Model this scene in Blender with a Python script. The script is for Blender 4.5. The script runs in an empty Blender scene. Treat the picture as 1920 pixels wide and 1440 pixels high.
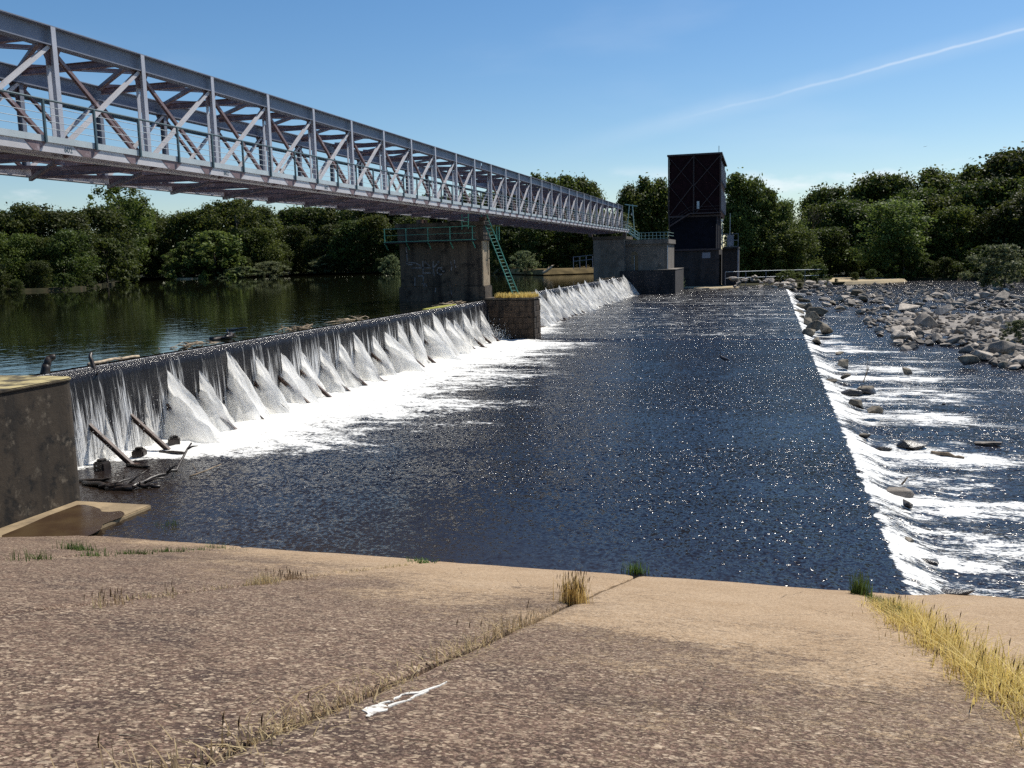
import bpy, bmesh, math, random
import numpy as np
from mathutils import Vector, Matrix, noise as mnoise
R = math.radians
random.seed(7)
rng = np.random.default_rng(11)
scn = bpy.context.scene
col = scn.collection

# ------------------------------------------------------------------ camera
# X = downstream, Y = along the weir and the bridge, Z up, the apron's water at z = 0
FPX, CAMZ, SLOPE, EYE = 1680.0, 6.61, 0.29319, 1.35
YAW, PITCH, ROLL = 0.281761, 0.138862, -0.025
CM = Matrix.Rotation(YAW, 3, 'Z') @ Matrix.Rotation(math.pi / 2 - PITCH, 3, 'X') @ Matrix.Rotation(ROLL, 3, 'Z')
cam = bpy.data.cameras.new('camera')
cam.sensor_fit = 'HORIZONTAL'; cam.sensor_width = 36.0; cam.lens = FPX / 1920 * 36
cam.clip_start = 0.05; cam.clip_end = 5000
camo = bpy.data.objects.new('camera', cam); col.objects.link(camo)
camo.matrix_world = Matrix.Translation((0, 0, CAMZ)) @ CM.to_4x4()
scn.camera = camo
CAMP = Vector((0, 0, CAMZ))

# ------------------------------------------------------------------ sky, sun, exposure
SUN_AZ, SUN_EL = R(33), R(55)        # azimuth from +Y towards +X
w = bpy.data.worlds.new('World'); scn.world = w; w.use_nodes = True
nt = w.node_tree; nt.nodes.clear()
def wn(t, **k):
    n = nt.nodes.new(t)
    for a, b in k.items(): setattr(n, a, b)
    return n
def wl(a, b): nt.links.new(a, b)
def wmath(op, a, b=None, c=None):
    n = wn('ShaderNodeMath', operation=op)
    for i, v in enumerate((a, b, c)):
        if v is None: continue
        if isinstance(v, (int, float)): n.inputs[i].default_value = v
        else: wl(v, n.inputs[i])
    return n.outputs[0]
def wsmooth(v, lo, hi, a=0.0, b=1.0):
    n = wn('ShaderNodeMapRange', interpolation_type='SMOOTHSTEP')
    wl(v, n.inputs[0])
    for i, q in enumerate((lo, hi, a, b)): n.inputs[i + 1].default_value = q
    return n.outputs[0]
sky = wn('ShaderNodeTexSky', sky_type='NISHITA', sun_disc=False)
sky.sun_elevation = SUN_EL; sky.sun_rotation = SUN_AZ
sky.altitude = 200; sky.air_density = 1.0; sky.dust_density = 0.35; sky.ozone_density = 2.6
bg = wn('ShaderNodeBackground'); bg.inputs[1].default_value = 0.096
out = wn('ShaderNodeOutputWorld'); tc = wn('ShaderNodeTexCoord')
def pray(x, y):
    return (CM @ Vector(((x - 960) / FPX, -(y - 720) / FPX, -1))).normalized()
def wdot(v):
    n = wn('ShaderNodeVectorMath', operation='DOT_PRODUCT'); wl(tc.outputs['Generated'], n.inputs[0])
    n.inputs[1].default_value = v; return n.outputs['Value']
# a thinning aircraft trail across the high sky and thin veils beside it
ta, tb = pray(1010, 295), pray(1920, 55)
tn = ta.cross(tb).normalized(); tt = (tb - ta).normalized()
along = wdot(tt); across = wdot(tn)
s0, s1 = ta.dot(tt), tb.dot(tt)
nz = wn('ShaderNodeTexNoise'); nz.inputs['Scale'].default_value = 22; nz.inputs['Detail'].default_value = 4
wl(tc.outputs['Generated'], nz.inputs['Vector'])
wob = wmath('MULTIPLY_ADD', nz.outputs[0], 0.006, -0.003)
ac = wmath('ABSOLUTE', wmath('ADD', across, wob))
core = wmath('MULTIPLY', wsmooth(ac, 0.0, 0.0022, 1, 0), wsmooth(along, s0 + 0.25 * (s1 - s0), s0 + 0.8 * (s1 - s0)))
veil = wmath('MULTIPLY', wsmooth(ac, 0.0, 0.016, 1, 0), wsmooth(along, s0 - 0.02, s0 + 0.35 * (s1 - s0)))
trail = wmath('ADD', wmath('MULTIPLY', core, 0.27), wmath('MULTIPLY', veil, 0.09))
trail = wmath('MULTIPLY', trail, wmath('MULTIPLY_ADD', nz.outputs[0], 1.2, 0.3))
# thin cirrus and far small cumulus low over the horizon
mp = wn('ShaderNodeMapping'); mp.inputs['Scale'].default_value = (1.3, 1.3, 5.0); wl(tc.outputs['Generated'], mp.inputs['Vector'])
nc = wn('ShaderNodeTexNoise'); nc.inputs['Scale'].default_value = 2.4; nc.inputs['Detail'].default_value = 6
wl(mp.outputs[0], nc.inputs['Vector'])
cir = wmath('MULTIPLY', wsmooth(nc.outputs[0], 0.52, 0.8), 0.07)
sep = wn('ShaderNodeSeparateXYZ'); wl(tc.outputs['Generated'], sep.inputs[0])
mp2 = wn('ShaderNodeMapping'); mp2.inputs['Scale'].default_value = (9, 9, 26); mp2.inputs['Location'].default_value = (3.1, 1.7, .4)
wl(tc.outputs['Generated'], mp2.inputs['Vector'])
nk = wn('ShaderNodeTexNoise'); nk.inputs['Scale'].default_value = 1.0; nk.inputs['Detail'].default_value = 7
wl(mp2.outputs[0], nk.inputs['Vector'])
band = wmath('MULTIPLY', wsmooth(sep.outputs[2], 0.03, 0.05), wsmooth(sep.outputs[2], 0.07, 0.10, 1, 0))
cum = wmath('MULTIPLY', wmath('MULTIPLY', wsmooth(nk.outputs[0], 0.56, 0.70), band), 0.55)
tot = wmath('MINIMUM', wmath('ADD', wmath('ADD', trail, cir), cum), 0.9)
mixc = wn('ShaderNodeMix', data_type='RGBA'); wl(tot, mixc.inputs[0])
wl(sky.outputs[0], mixc.inputs[6]); mixc.inputs[7].default_value = (9.5, 9.7, 10.0, 1)
hs = wn('ShaderNodeHueSaturation'); hs.inputs['Saturation'].default_value = 1.25
wl(mixc.outputs[2], hs.inputs['Color'])
wl(hs.outputs[0], bg.inputs[0]); wl(bg.outputs[0], out.inputs[0])

sl = bpy.data.lights.new('sun', 'SUN'); sl.energy = 4.9; sl.angle = R(0.53); sl.color = (1.0, 0.95, 0.86)
so = bpy.data.objects.new('sun', sl); col.objects.link(so)
sdir = Vector((math.sin(SUN_AZ) * math.cos(SUN_EL), math.cos(SUN_AZ) * math.cos(SUN_EL), math.sin(SUN_EL)))
so.rotation_euler = (-sdir).to_track_quat('-Z', 'Y').to_euler(); so.location = (0, 0, 60)
vs = scn.view_settings
vs.view_transform = 'Standard'; vs.look = 'None'; vs.exposure = 0.2; vs.gamma = 1.0; vs.use_curve_mapping = False
scn.cycles.use_denoising = False      # keeps the sun's glints on the water
scn.cycles.sample_clamp_indirect = 4
scn.cycles.max_bounces = 8; scn.cycles.diffuse_bounces = 3; scn.cycles.glossy_bounces = 3; scn.cycles.transparent_max_bounces = 8

# ------------------------------------------------------------------ pixel -> place (distance from the plane a thing touches)
def ray(x, y): return CM @ Vector(((x - 960) / FPX, -(y - 720) / FPX, -1))
def PZ(x, y, z=0.0):
    d = ray(x, y); return CAMP + d * ((z - CAMZ) / d.z)
def PX(x, y, X):
    d = ray(x, y); return CAMP + d * (X / d.x)
def PY(x, y, Y):
    d = ray(x, y); return CAMP + d * (Y / d.y)
def PS(x, y):                        # on the sloping concrete bank
    d = ray(x, y); t = -EYE / (d.z + SLOPE * d.y); return CAMP + d * t
def slope_z(Y): return CAMZ - EYE - SLOPE * Y

# ------------------------------------------------------------------ mesh helpers
class MB:
    def __init__(s): s.v = []; s.f = []
    def add(s, vs_, fs):
        b = len(s.v); s.v += [tuple(q) for q in vs_]; s.f += [tuple(i + b for i in q) for q in fs]; return s
    def box(s, c, d, rot=None):
        x, y, z = d[0] / 2, d[1] / 2, d[2] / 2
        vs_ = [Vector((a * x, b * y, e * z)) for a in (-1, 1) for b in (-1, 1) for e in (-1, 1)]
        if rot: vs_ = [rot @ q for q in vs_]
        c = Vector(c)
        return s.add([q + c for q in vs_], [(0, 1, 3, 2), (4, 6, 7, 5), (0, 4, 5, 1), (2, 3, 7, 6), (0, 2, 6, 4), (1, 5, 7, 3)])
    def span(s, a, b):
        a, b = Vector(a), Vector(b); return s.box((a + b) / 2, [abs(q) for q in (b - a)])
    def beam(s, p0, p1, w_, h, up=(0, 0, 1)):
        p0, p1 = Vector(p0), Vector(p1); d = p1 - p0; L = d.length; d.normalize()
        sd = d.cross(Vector(up))
        if sd.length < 1e-4: sd = d.cross(Vector((1, 0, 0)))
        sd.normalize(); u = sd.cross(d)
        return s.box((p0 + p1) / 2, (L, w_, h), Matrix((d, sd, u)).transposed())
    def ibeam(s, p0, p1, w_, h, t=0.03, up=(0, 0, 1)):
        p0, p1 = Vector(p0), Vector(p1); d = (p1 - p0).normalized(); sd = d.cross(Vector(up))
        if sd.length < 1e-4: sd = d.cross(Vector((1, 0, 0)))
        sd.normalize(); u = sd.cross(d)
        s.beam(p0, p1, t, h - 2 * t - .004, up)
        s.beam(p0 + u * (h - t) / 2, p1 + u * (h - t) / 2, w_, t, up); s.beam(p0 - u * (h - t) / 2, p1 - u * (h - t) / 2, w_, t, up)
        return s
    def angle(s, p0, p1, w_, t, up=(0, 0, 1)):      # L-section
        p0, p1 = Vector(p0), Vector(p1); d = (p1 - p0).normalized(); sd = d.cross(Vector(up)).normalized(); u = sd.cross(d)
        s.beam(p0, p1, w_, t, up); o = sd * (w_ - t) / 2 + u * (w_ / 2 + t / 2 - .002)
        s.beam(p0 + o, p1 + o, t, w_ - t, up); return s
    def tube(s, pts, r, n=6, cap=True):
        pts = [Vector(p) for p in pts]; k = len(pts)
        rr = r if isinstance(r, (list, tuple)) else [r] * k
        rings = []; prev = None
        for i, p in enumerate(pts):
            d = (pts[min(i + 1, k - 1)] - pts[max(i - 1, 0)]).normalized()
            a = prev if prev is not None else (Vector((0, 0, 1)) if abs(d.z) < .9 else Vector((1, 0, 0)))
            u = (a - d * a.dot(d)).normalized(); prev = u; v = d.cross(u)
            rings.append([p + (u * math.cos(2 * math.pi * j / n) + v * math.sin(2 * math.pi * j / n)) * rr[i] for j in range(n)])
        vs_ = [q for rg in rings for q in rg]
        fs = [(i * n + j, i * n + (j + 1) % n, (i + 1) * n + (j + 1) % n, (i + 1) * n + j) for i in range(k - 1) for j in range(n)]
        if cap: fs += [tuple(range(n))[::-1], tuple(range((k - 1) * n, k * n))]
        return s.add(vs_, fs)
    def extrude(s, poly, axis, a, b):
        """2-D outline (u, v) pushed along an axis from a to b; (u, v) are the other two axes in order"""
        def P(u, v, t): return {'x': (t, u, v), 'y': (u, t, v), 'z': (u, v, t)}[axis]
        n = len(poly)
        return s.add([P(u, v, a) for u, v in poly] + [P(u, v, b) for u, v in poly],
                     [tuple(range(n))[::-1], tuple(range(n, 2 * n))] + [(i, (i + 1) % n, n + (i + 1) % n, n + i) for i in range(n)])
    def mesh(s, name, mat_=None, smooth=False, org=(0, 0, 0), fix=True):
        m = bpy.data.meshes.new(name)
        v = np.array(s.v, dtype=float) - np.array(org)
        m.from_pydata(v.tolist(), [], s.f)
        if fix:
            bm = bmesh.new(); bm.from_mesh(m); bmesh.ops.recalc_face_normals(bm, faces=bm.faces); bm.to_mesh(m); bm.free()
        if mat_: m.materials.append(mat_)
        if smooth: m.polygons.foreach_set('use_smooth', [True] * len(m.polygons))
        m.update(); return m
    def build(s, name, mat_, parent=None, smooth=False, org=None, fix=True):
        o_ = Vector(parent.location) if parent else Vector(org or (0, 0, 0))
        if parent and parent.parent: o_ = o_ + Vector(parent.parent.location)
        m = s.mesh(name, mat_, smooth, tuple(o_), fix)
        return put(name, m, parent, (0, 0, 0) if parent else tuple(o_))
def put(name, m, parent=None, loc=(0, 0, 0), rot=None, scale=None):
    o = bpy.data.objects.new(name, m); col.objects.link(o)
    if parent: o.parent = parent
    o.location = loc
    if rot is not None: o.rotation_euler = rot
    if scale is not None: o.scale = scale
    return o
def tag(o, label, cat, group=None):
    o['label'] = label; o['category'] = cat
    if group: o['group'] = group
    return o
def thing(name, label, cat, loc=(0, 0, 0), group=None):
    o = put(name, None, None, tuple(loc)); return tag(o, label, cat, group)
def struct(o): o['kind'] = 'structure'; return o
def stuff(o, label=None, cat=None):
    o['kind'] = 'stuff'
    if label: o['label'] = label
    if cat: o['category'] = cat
    return o
def bevel(o, wd=0.02, seg=1):
    bm = bmesh.new(); bm.from_mesh(o.data)
    bmesh.ops.bevel(bm, geom=[e for e in bm.edges if e.calc_face_angle(0) > .6], offset=wd, segments=seg, affect='EDGES', clamp_overlap=True)
    bm.to_mesh(o.data); bm.free(); return o

# ------------------------------------------------------------------ materials
class NT:
    def __init__(s, name):
        s.m = bpy.data.materials.new(name); s.m.use_nodes = True; s.t = s.m.node_tree; s.t.nodes.clear()
        s.out = s.n('ShaderNodeOutputMaterial'); s.tc = s.n('ShaderNodeTexCoord'); s.geo = s.n('ShaderNodeNewGeometry')
        s.pos = s.geo.outputs['Position']
    def n(s, t, **k):
        q = s.t.nodes.new(t)
        for a, b in k.items(): setattr(q, a, b)
        return q
    def l(s, a, b): s.t.links.new(a, b)
    def set(s, sock, v):
        if isinstance(v, bpy.types.NodeSocket): s.l(v, sock)
        elif isinstance(v, tuple) and len(v) == 3 and sock.type == 'RGBA': sock.default_value = (*v, 1)
        else: sock.default_value = v
    def map(s, sc=(1, 1, 1), v=None, loc=(0, 0, 0), rot=(0, 0, 0)):
        q = s.n('ShaderNodeMapping'); s.l(v or s.pos, q.inputs[0]); q.inputs['Scale'].default_value = sc
        q.inputs['Location'].default_value = loc; q.inputs['Rotation'].default_value = rot; return q.outputs[0]
    def noise(s, sc, det=4, v=None, rough=.55, dist=0):
        q = s.n('ShaderNodeTexNoise'); s.l(v or s.pos, q.inputs['Vector']); q.inputs['Scale'].default_value = sc
        q.inputs['Detail'].default_value = det; q.inputs['Roughness'].default_value = rough; q.inputs['Distortion'].default_value = dist
        return q.outputs[0]
    def voro(s, sc, v=None, feat='F1', rnd=1.0):
        q = s.n('ShaderNodeTexVoronoi', feature=feat); s.l(v or s.pos, q.inputs['Vector']); q.inputs['Scale'].default_value = sc
        q.inputs['Randomness'].default_value = rnd; return q
    def ramp(s, v, lo, hi, a=0.0, b=1.0):
        q = s.n('ShaderNodeMapRange', interpolation_type='SMOOTHSTEP'); s.set(q.inputs[0], v)
        for i, z in enumerate((lo, hi, a, b)): s.set(q.inputs[i + 1], z)
        return q.outputs[0]
    def math(s, op, a, b=None, c=None):
        q = s.n('ShaderNodeMath', operation=op)
        for i, v in enumerate((a, b, c)):
            if v is not None: s.set(q.inputs[i], v)
        return q.outputs[0]
    def mix(s, f, a, b, mode='MIX'):
        q = s.n('ShaderNodeMix', data_type='RGBA', blend_type=mode); s.set(q.inputs[0], f); s.set(q.inputs[6], a); s.set(q.inputs[7], b)
        return q.outputs[2]
    def sep(s, v=None):
        q = s.n('ShaderNodeSeparateXYZ'); s.l(v or s.pos, q.inputs[0]); return q.outputs
    def attr(s, name):
        q = s.n('ShaderNodeAttribute', attribute_name=name); return q.outputs['Fac']
    def objrand(s): return s.n('ShaderNodeObjectInfo').outputs['Random']
    def bump(s, h, st=.3, d=.02, nrm=None):
        q = s.n('ShaderNodeBump'); s.l(h, q.inputs['Height']); q.inputs['Strength'].default_value = st; q.inputs['Distance'].default_value = d
        if nrm: s.l(nrm, q.inputs['Normal'])
        return q.outputs[0]
    def bsdf(s, color, rough=.8, nrm=None, metal=0.0, ior=1.5, spec=.5, trans=0.0):
        q = s.n('ShaderNodeBsdfPrincipled'); s.set(q.inputs['Base Color'], color); s.set(q.inputs['Roughness'], rough)
        s.set(q.inputs['Metallic'], metal); s.set(q.inputs['IOR'], ior); s.set(q.inputs['Specular IOR Level'], spec); s.set(q.inputs['Transmission Weight'], trans)
        if nrm: s.l(nrm, q.inputs['Normal'])
        return q.outputs[0]
    def mixsh(s, f, a, b):
        q = s.n('ShaderNodeMixShader'); s.set(q.inputs[0], f); s.l(a, q.inputs[1]); s.l(b, q.inputs[2]); return q.outputs[0]
    def done(s, sh): s.l(sh, s.out.inputs[0]); return s.m

def m_plain(name, c, rough=.7, var=.25, sc=3.0, metal=0.0, dirt=None, bump=.15, bsc=25):
    t = NT(name); a = t.noise(sc, 5); cc = t.mix(t.ramp(a, .3, .7), tuple(x * (1 - var) for x in c), tuple(min(1, x * (1 + var)) for x in c))
    if dirt: cc = t.mix(t.ramp(t.noise(sc * .7, 6, t.map((1, 1, .35))), dirt[1], dirt[2]), cc, dirt[0])
    b = t.noise(bsc, 3)
    return t.done(t.bsdf(cc, rough, t.bump(b, bump, .01), metal, spec=.5 if rough < .8 else .12))

def m_concrete(name, base, dark, streak=.5, sc=1.0, moss=None, patch=None):
    t = NT(name)
    c = t.mix(t.ramp(t.noise(1.2 * sc, 6), .3, .7), tuple(x * .72 for x in base), base)
    st = t.noise(1.0, 6, t.map((1.6 * sc, 1.6 * sc, .16 * sc)), .6)
    c = t.mix(t.math('MULTIPLY', t.ramp(st, .42, .66), streak), c, dark)
    bl = t.noise(2.3 * sc, 5, rough=.65)
    c = t.mix(t.math('MULTIPLY', t.ramp(bl, .5, .68), streak), c, tuple(x * .6 for x in dark))
    if patch:      # paler bare patches between the black crusts
        c = t.mix(t.math('MULTIPLY', t.ramp(t.noise(1.7, 6, rough=.7), .55, .66), t.ramp(t.noise(7, 4), .35, .6)), c, patch)
    if moss:
        up = t.sep(t.geo.outputs['Normal'])[2]
        c = t.mix(t.math('MULTIPLY', t.ramp(up, .5, .9), t.ramp(t.noise(1.6, 5), .35, .62)), c, moss)
    h = t.math('ADD', t.noise(6 * sc, 5), t.math('MULTIPLY', t.noise(40 * sc, 3), .4))
    return t.done(t.bsdf(c, .9, t.bump(h, .5, .03)))

def m_slab():
    t = NT('slab_concrete'); p = t.sep()
    flat = t.map((1, 1, 1))
    tan = t.mix(t.ramp(t.noise(.7, 5), .3, .7), (.40, .275, .16), (.48, .345, .215))
    tan = t.mix(t.math('MULTIPLY', t.ramp(t.noise(45, 3, rough=.7), .38, .6, 1, 0), .7), tan, (.19, .125, .075))
    # old dark crust and lichen grow above the reach of floods, the washed foot stays bare
    big = t.noise(.38, 4, rough=.6)
    lvl = t.math('ADD', p[1], t.math('MULTIPLY', t.math('SUBTRACT', big, .5), 14.0))
    lvl = t.math('ADD', lvl, t.math('MULTIPLY', p[0], .75))
    crust = t.ramp(lvl, 1.5, 15.0, 1.1, 0)
    # broad strips where the crust has come off
    fine = t.noise(34, 5, rough=.85)
    mid = t.noise(6.0, 5, rough=.75)
    thr = t.math('MULTIPLY_ADD', crust, -.27, .63)
    cov = t.ramp(t.math('ADD', t.math('MULTIPLY', fine, .58), t.math('MULTIPLY', mid, .42)), thr, t.math('ADD', thr, .07))
    dark = t.mix(t.ramp(t.noise(3.2, 4), .35, .65), (.040, .023, .015), (.090, .054, .036))
    dark = t.mix(t.ramp(t.noise(48, 3, rough=.7), .46, .62), dark, (.24, .155, .115))
    c = t.mix(t.math('MULTIPLY', cov, .93), tan, dark)
    # pale lichen rosettes
    warp = t.n('ShaderNodeVectorMath', operation='ADD'); t.l(t.pos, warp.inputs[0])
    wq = t.n('ShaderNodeTexNoise'); wq.inputs['Scale'].default_value = 16; wq.inputs['Detail'].default_value = 3; t.l(t.pos, wq.inputs['Vector'])
    ws = t.n('ShaderNodeVectorMath', operation='SCALE'); t.l(wq.outputs['Color'], ws.inputs[0]); ws.inputs['Scale'].default_value = .07
    t.l(ws.outputs[0], warp.inputs[1])
    lich = None
    for sc, rad, keep in ((9.5, .36, .52), (19.0, .42, .25), (34.0, .46, .2), (6.0, .28, .72)):
        v = t.voro(sc, warp.outputs[0])
        pick = t.sep(v.outputs['Color'])
        r_ = t.math('MULTIPLY', t.ramp(pick[0], keep, 1.0, 0.0, 1.0), rad)
        spot = t.math('MULTIPLY', t.ramp(t.math('SUBTRACT', r_, v.outputs['Distance']), 0.0, .05), t.ramp(pick[1], .2, .5))
        lich = spot if lich is None else t.math('MAXIMUM', lich, spot)
    lc = t.mix(t.ramp(t.noise(21, 3), .4, .6), (.34, .25, .165), (.56, .44, .32))
    dens = t.ramp(t.noise(.8, 4, rough=.65), .36, .60, .25, 1.0)
    lf = t.math('MULTIPLY', t.math('MULTIPLY', lich, dens), t.ramp(lvl, 9.0, 15.0, .95, .12))
    c = t.mix(t.math('MULTIPLY', t.ramp(t.noise(.55, 5, rough=.7), .5, .66), t.math('MULTIPLY', crust, .6)), c, (.035, .022, .020))
    c = t.mix(lf, c, lc)
    ck = t.voro(.42, warp.outputs[0], 'DISTANCE_TO_EDGE')
    crack = t.math('MULTIPLY', t.ramp(ck.outputs['Distance'], .0, .0045, 1, 0), t.ramp(t.noise(.5, 3), .48, .56))
    c = t.mix(t.math('MULTIPLY', crack, .85), c, (.03, .02, .014))
    for sc, k_ in ((46.0, .6), (23.0, .26)):
        g_ = t.voro(sc); gv = t.sep(g_.outputs['Color'])[0]
        c = t.mix(t.math('MULTIPLY', t.ramp(gv, .0, .45, 1, 0), t.math('MULTIPLY_ADD', crust, .45, .3)), c, t.mix(.6, c, (.028, .016, .013)))
        c = t.mix(t.math('MULTIPLY', t.ramp(gv, .78, .98), k_), c, (.50, .385, .265))
    h = t.math('ADD', t.math('MULTIPLY', t.noise(60, 3), .5), t.math('ADD', t.math('MULTIPLY', lich, .25), t.math('MULTIPLY', cov, -.3)))
    n1 = t.bump(h, .8, .016)
    n2 = t.bump(t.noise(2.2, 4), .35, .05, n1)
    return t.done(t.bsdf(c, .92, n2, spec=.25))

def water_normal(t, amp, stretch=(1, 1, 1), rot=0.0, scales=((1.1, .55), (3.6, .32), (11.0, .16))):
    h = None
    for sc, a in scales:
        q = t.noise(sc, 2.5, t.map(stretch, rot=(0, 0, rot)), .55, .4)
        q = t.math('MULTIPLY', q, a / sc * 3)
        h = q if h is None else t.math('ADD', h, q)
    return h, amp

def m_water(name, deep, amp, rough, stretch, scales, foam=False, shallow=False, rot=0.0, foam_stretch=(2.4, 2.4, 1), calm=None):
    t = NT(name)
    if calm:
        h, _ = water_normal(t, amp, stretch, rot, scales)
        nr = t.bump(t.math('MULTIPLY', h, calm(t)), 1.0, amp)
    else:                       # facets of running ripples, tilted by noise at several sizes
        acc = None
        for sc, a_ in scales:
            q = t.n('ShaderNodeTexNoise'); t.l(t.map(stretch, rot=(0, 0, rot)), q.inputs['Vector']); q.inputs['Scale'].default_value = sc
            q.inputs['Detail'].default_value = 1.5; q.inputs['Roughness'].default_value = .5; q.inputs['Distortion'].default_value = .3
            c_ = t.n('ShaderNodeVectorMath', operation='SUBTRACT'); t.l(q.outputs['Color'], c_.inputs[0]); c_.inputs[1].default_value = (.5, .5, .5)
            s_ = t.n('ShaderNodeVectorMath', operation='MULTIPLY'); t.l(c_.outputs[0], s_.inputs[0]); s_.inputs[1].default_value = (a_ * amp, a_ * amp, 0)
            if acc is None: acc = s_.outputs[0]
            else:
                k_ = t.n('ShaderNodeVectorMath', operation='ADD'); t.l(acc, k_.inputs[0]); t.l(s_.outputs[0], k_.inputs[1]); acc = k_.outputs[0]
        pq = t.ramp(t.noise(1.0, 4, t.map((.07, .16, 1)), .6, .6), .32, .66, .62, 1.2)          # smoother and rougher reaches of the current
        pq = t.math('MULTIPLY', pq, t.ramp(t.sep()[1], 17, 36, .76, 1.04))
        if shallow: pq = t.math('MULTIPLY', pq, t.ramp(t.math('MULTIPLY_ADD', t.sep()[0], .35, t.sep()[1]), 14, 24, .45, 1.0))
        ps_ = t.n('ShaderNodeVectorMath', operation='SCALE'); t.l(acc, ps_.inputs[0]); t.l(pq, ps_.inputs['Scale']); acc = ps_.outputs[0]
        ln_ = t.n('ShaderNodeVectorMath', operation='LENGTH'); t.l(acc, ln_.inputs[0])      # the few steep facets stand out from the many flat ones
        sc_ = t.n('ShaderNodeVectorMath', operation='SCALE'); t.l(acc, sc_.inputs[0]); t.l(t.math('MULTIPLY_ADD', t.math('POWER', ln_.outputs['Value'], 2.0), 12.5, .72), sc_.inputs['Scale'])
        k_ = t.n('ShaderNodeVectorMath', operation='ADD'); t.l(sc_.outputs[0], k_.inputs[0]); t.l(t.geo.outputs['Normal'], k_.inputs[1])
        n_ = t.n('ShaderNodeVectorMath', operation='NORMALIZE'); t.l(k_.outputs[0], n_.inputs[0]); nr = n_.outputs[0]
    if shallow:
        sh_ = t.ramp(t.math('ADD', t.math('MULTIPLY_ADD', t.sep()[0], .38, t.sep()[1]), t.math('MULTIPLY', t.noise(.25, 4), 5.0)), 11, 25, 1, 0)
        deep = t.mix(sh_, deep, (.030, .019, .010))
    wsh = t.bsdf(deep, rough, nr, ior=1.333)
    if not foam: return t.done(wsh)
    f = t.attr('foam')
    a = t.noise(1.0, 6, t.map(foam_stretch), .68, .5)
    b = t.noise(1.0, 5, t.map(tuple(q * 6.5 for q in foam_stretch)), .75)
    tex = t.math('ADD', t.math('MULTIPLY', a, .48), t.math('MULTIPLY', b, .52))
    thr = t.math('MULTIPLY_ADD', f, -.48, .74)
    m = t.ramp(tex, thr, t.math('ADD', thr, .075))
    m = t.math('MULTIPLY', m, t.ramp(f, .02, .12))
    hb = t.math('ADD', t.noise(6, 5), t.math('MULTIPLY', t.noise(24, 3), .4))
    fsh = t.bsdf((.80, .79, .75), .65, t.bump(hb, .7, .05), spec=.4)
    return t.done(t.mixsh(m, wsh, fsh))

def m_fall():
    t = NT('falling_water'); p = t.sep()
    tt_ = t.attr('drop')
    s1 = t.noise(1.0, 5, t.map((3, 7.0, .32)), .65, .3)
    s2 = t.noise(1.0, 4, t.map((3, 20.0, .8)), .6)
    s3 = t.noise(1.0, 4, t.map((1, 1.3, .08)), .6)
    tex = t.math('ADD', t.math('ADD', t.math('MULTIPLY', s1, .42), t.math('MULTIPLY', s2, .30)), t.math('MULTIPLY', s3, .40))
    thr = t.math('MULTIPLY_ADD', t.math('POWER', tt_, .8), -.22, .665)
    m = t.ramp(tex, thr, t.math('ADD', thr, .13))
    lip = t.math('MULTIPLY', t.ramp(tt_, .0, .06, 1, 0), t.ramp(s2, .42, .6))
    m = t.math('MINIMUM', t.math('ADD', t.math('MULTIPLY', m, .9), t.math('MULTIPLY', lip, .4)), 1.0)
    nr = t.bump(t.math('ADD', s1, t.math('MULTIPLY', s2, .5)), .9, .10)
    dark = t.bsdf((.018, .017, .02), .16, nr, ior=1.33)
    wh = t.bsdf((.80, .79, .77), .6, nr)
    return t.done(t.mixsh(m, dark, wh))

def m_jet():
    t = NT('white_water'); a = t.attr('drop'); an = t.attr('ang'); r_ = t.objrand()
    cb = t.n('ShaderNodeCombineXYZ'); t.set(cb.inputs[0], t.math('MULTIPLY', an, 7.0)); t.set(cb.inputs[1], t.math('MULTIPLY', a, 1.1)); t.set(cb.inputs[2], t.math('MULTIPLY', r_, 40.0))
    s1 = t.noise(1.0, 5, cb.outputs[0], .65, .4)
    s2 = t.noise(9.0, 4, rough=.7)
    nr = t.bump(t.math('ADD', s1, t.math('MULTIPLY', s2, .45)), .9, .16)
    c = t.mix(t.ramp(s1, .32, .62), (.84, .83, .80), (.985, .98, .965))
    sh = t.bsdf(c, .6, nr)
    tr = t.n('ShaderNodeBsdfTranslucent'); t.l(c, tr.inputs[0])
    sh = t.mixsh(.62, sh, tr.outputs[0])
    hole = t.n('ShaderNodeBsdfTransparent')
    body = t.math('ADD', t.math('ADD', t.ramp(a, .0, .22, -.30, .36), t.math('MULTIPLY', t.ramp(an, .55, 1.0), -.48)), t.math('MULTIPLY', t.math('ADD', s1, s2), .62))
    k = t.ramp(body, .16, .50, 1, 0)
    return t.done(t.mixsh(k, sh, hole.outputs[0]))

def m_leaf(name, a, b, tr=.35):
    t = NT(name); r_ = t.objrand(); v = t.attr('tint')
    c = t.mix(v, a, b)
    hsv = t.n('ShaderNodeHueSaturation'); t.set(hsv.inputs['Hue'], t.math('MULTIPLY_ADD', r_, .03, .485))
    t.set(hsv.inputs['Value'], t.math('MULTIPLY_ADD', r_, .5, .75)); t.l(c, hsv.inputs['Color'])
    d = t.bsdf(hsv.outputs[0], .6, spec=.3)
    q = t.n('ShaderNodeBsdfTranslucent'); t.l(hsv.outputs[0], q.inputs[0])
    return t.done(t.mixsh(tr, d, q.outputs[0]))

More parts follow.
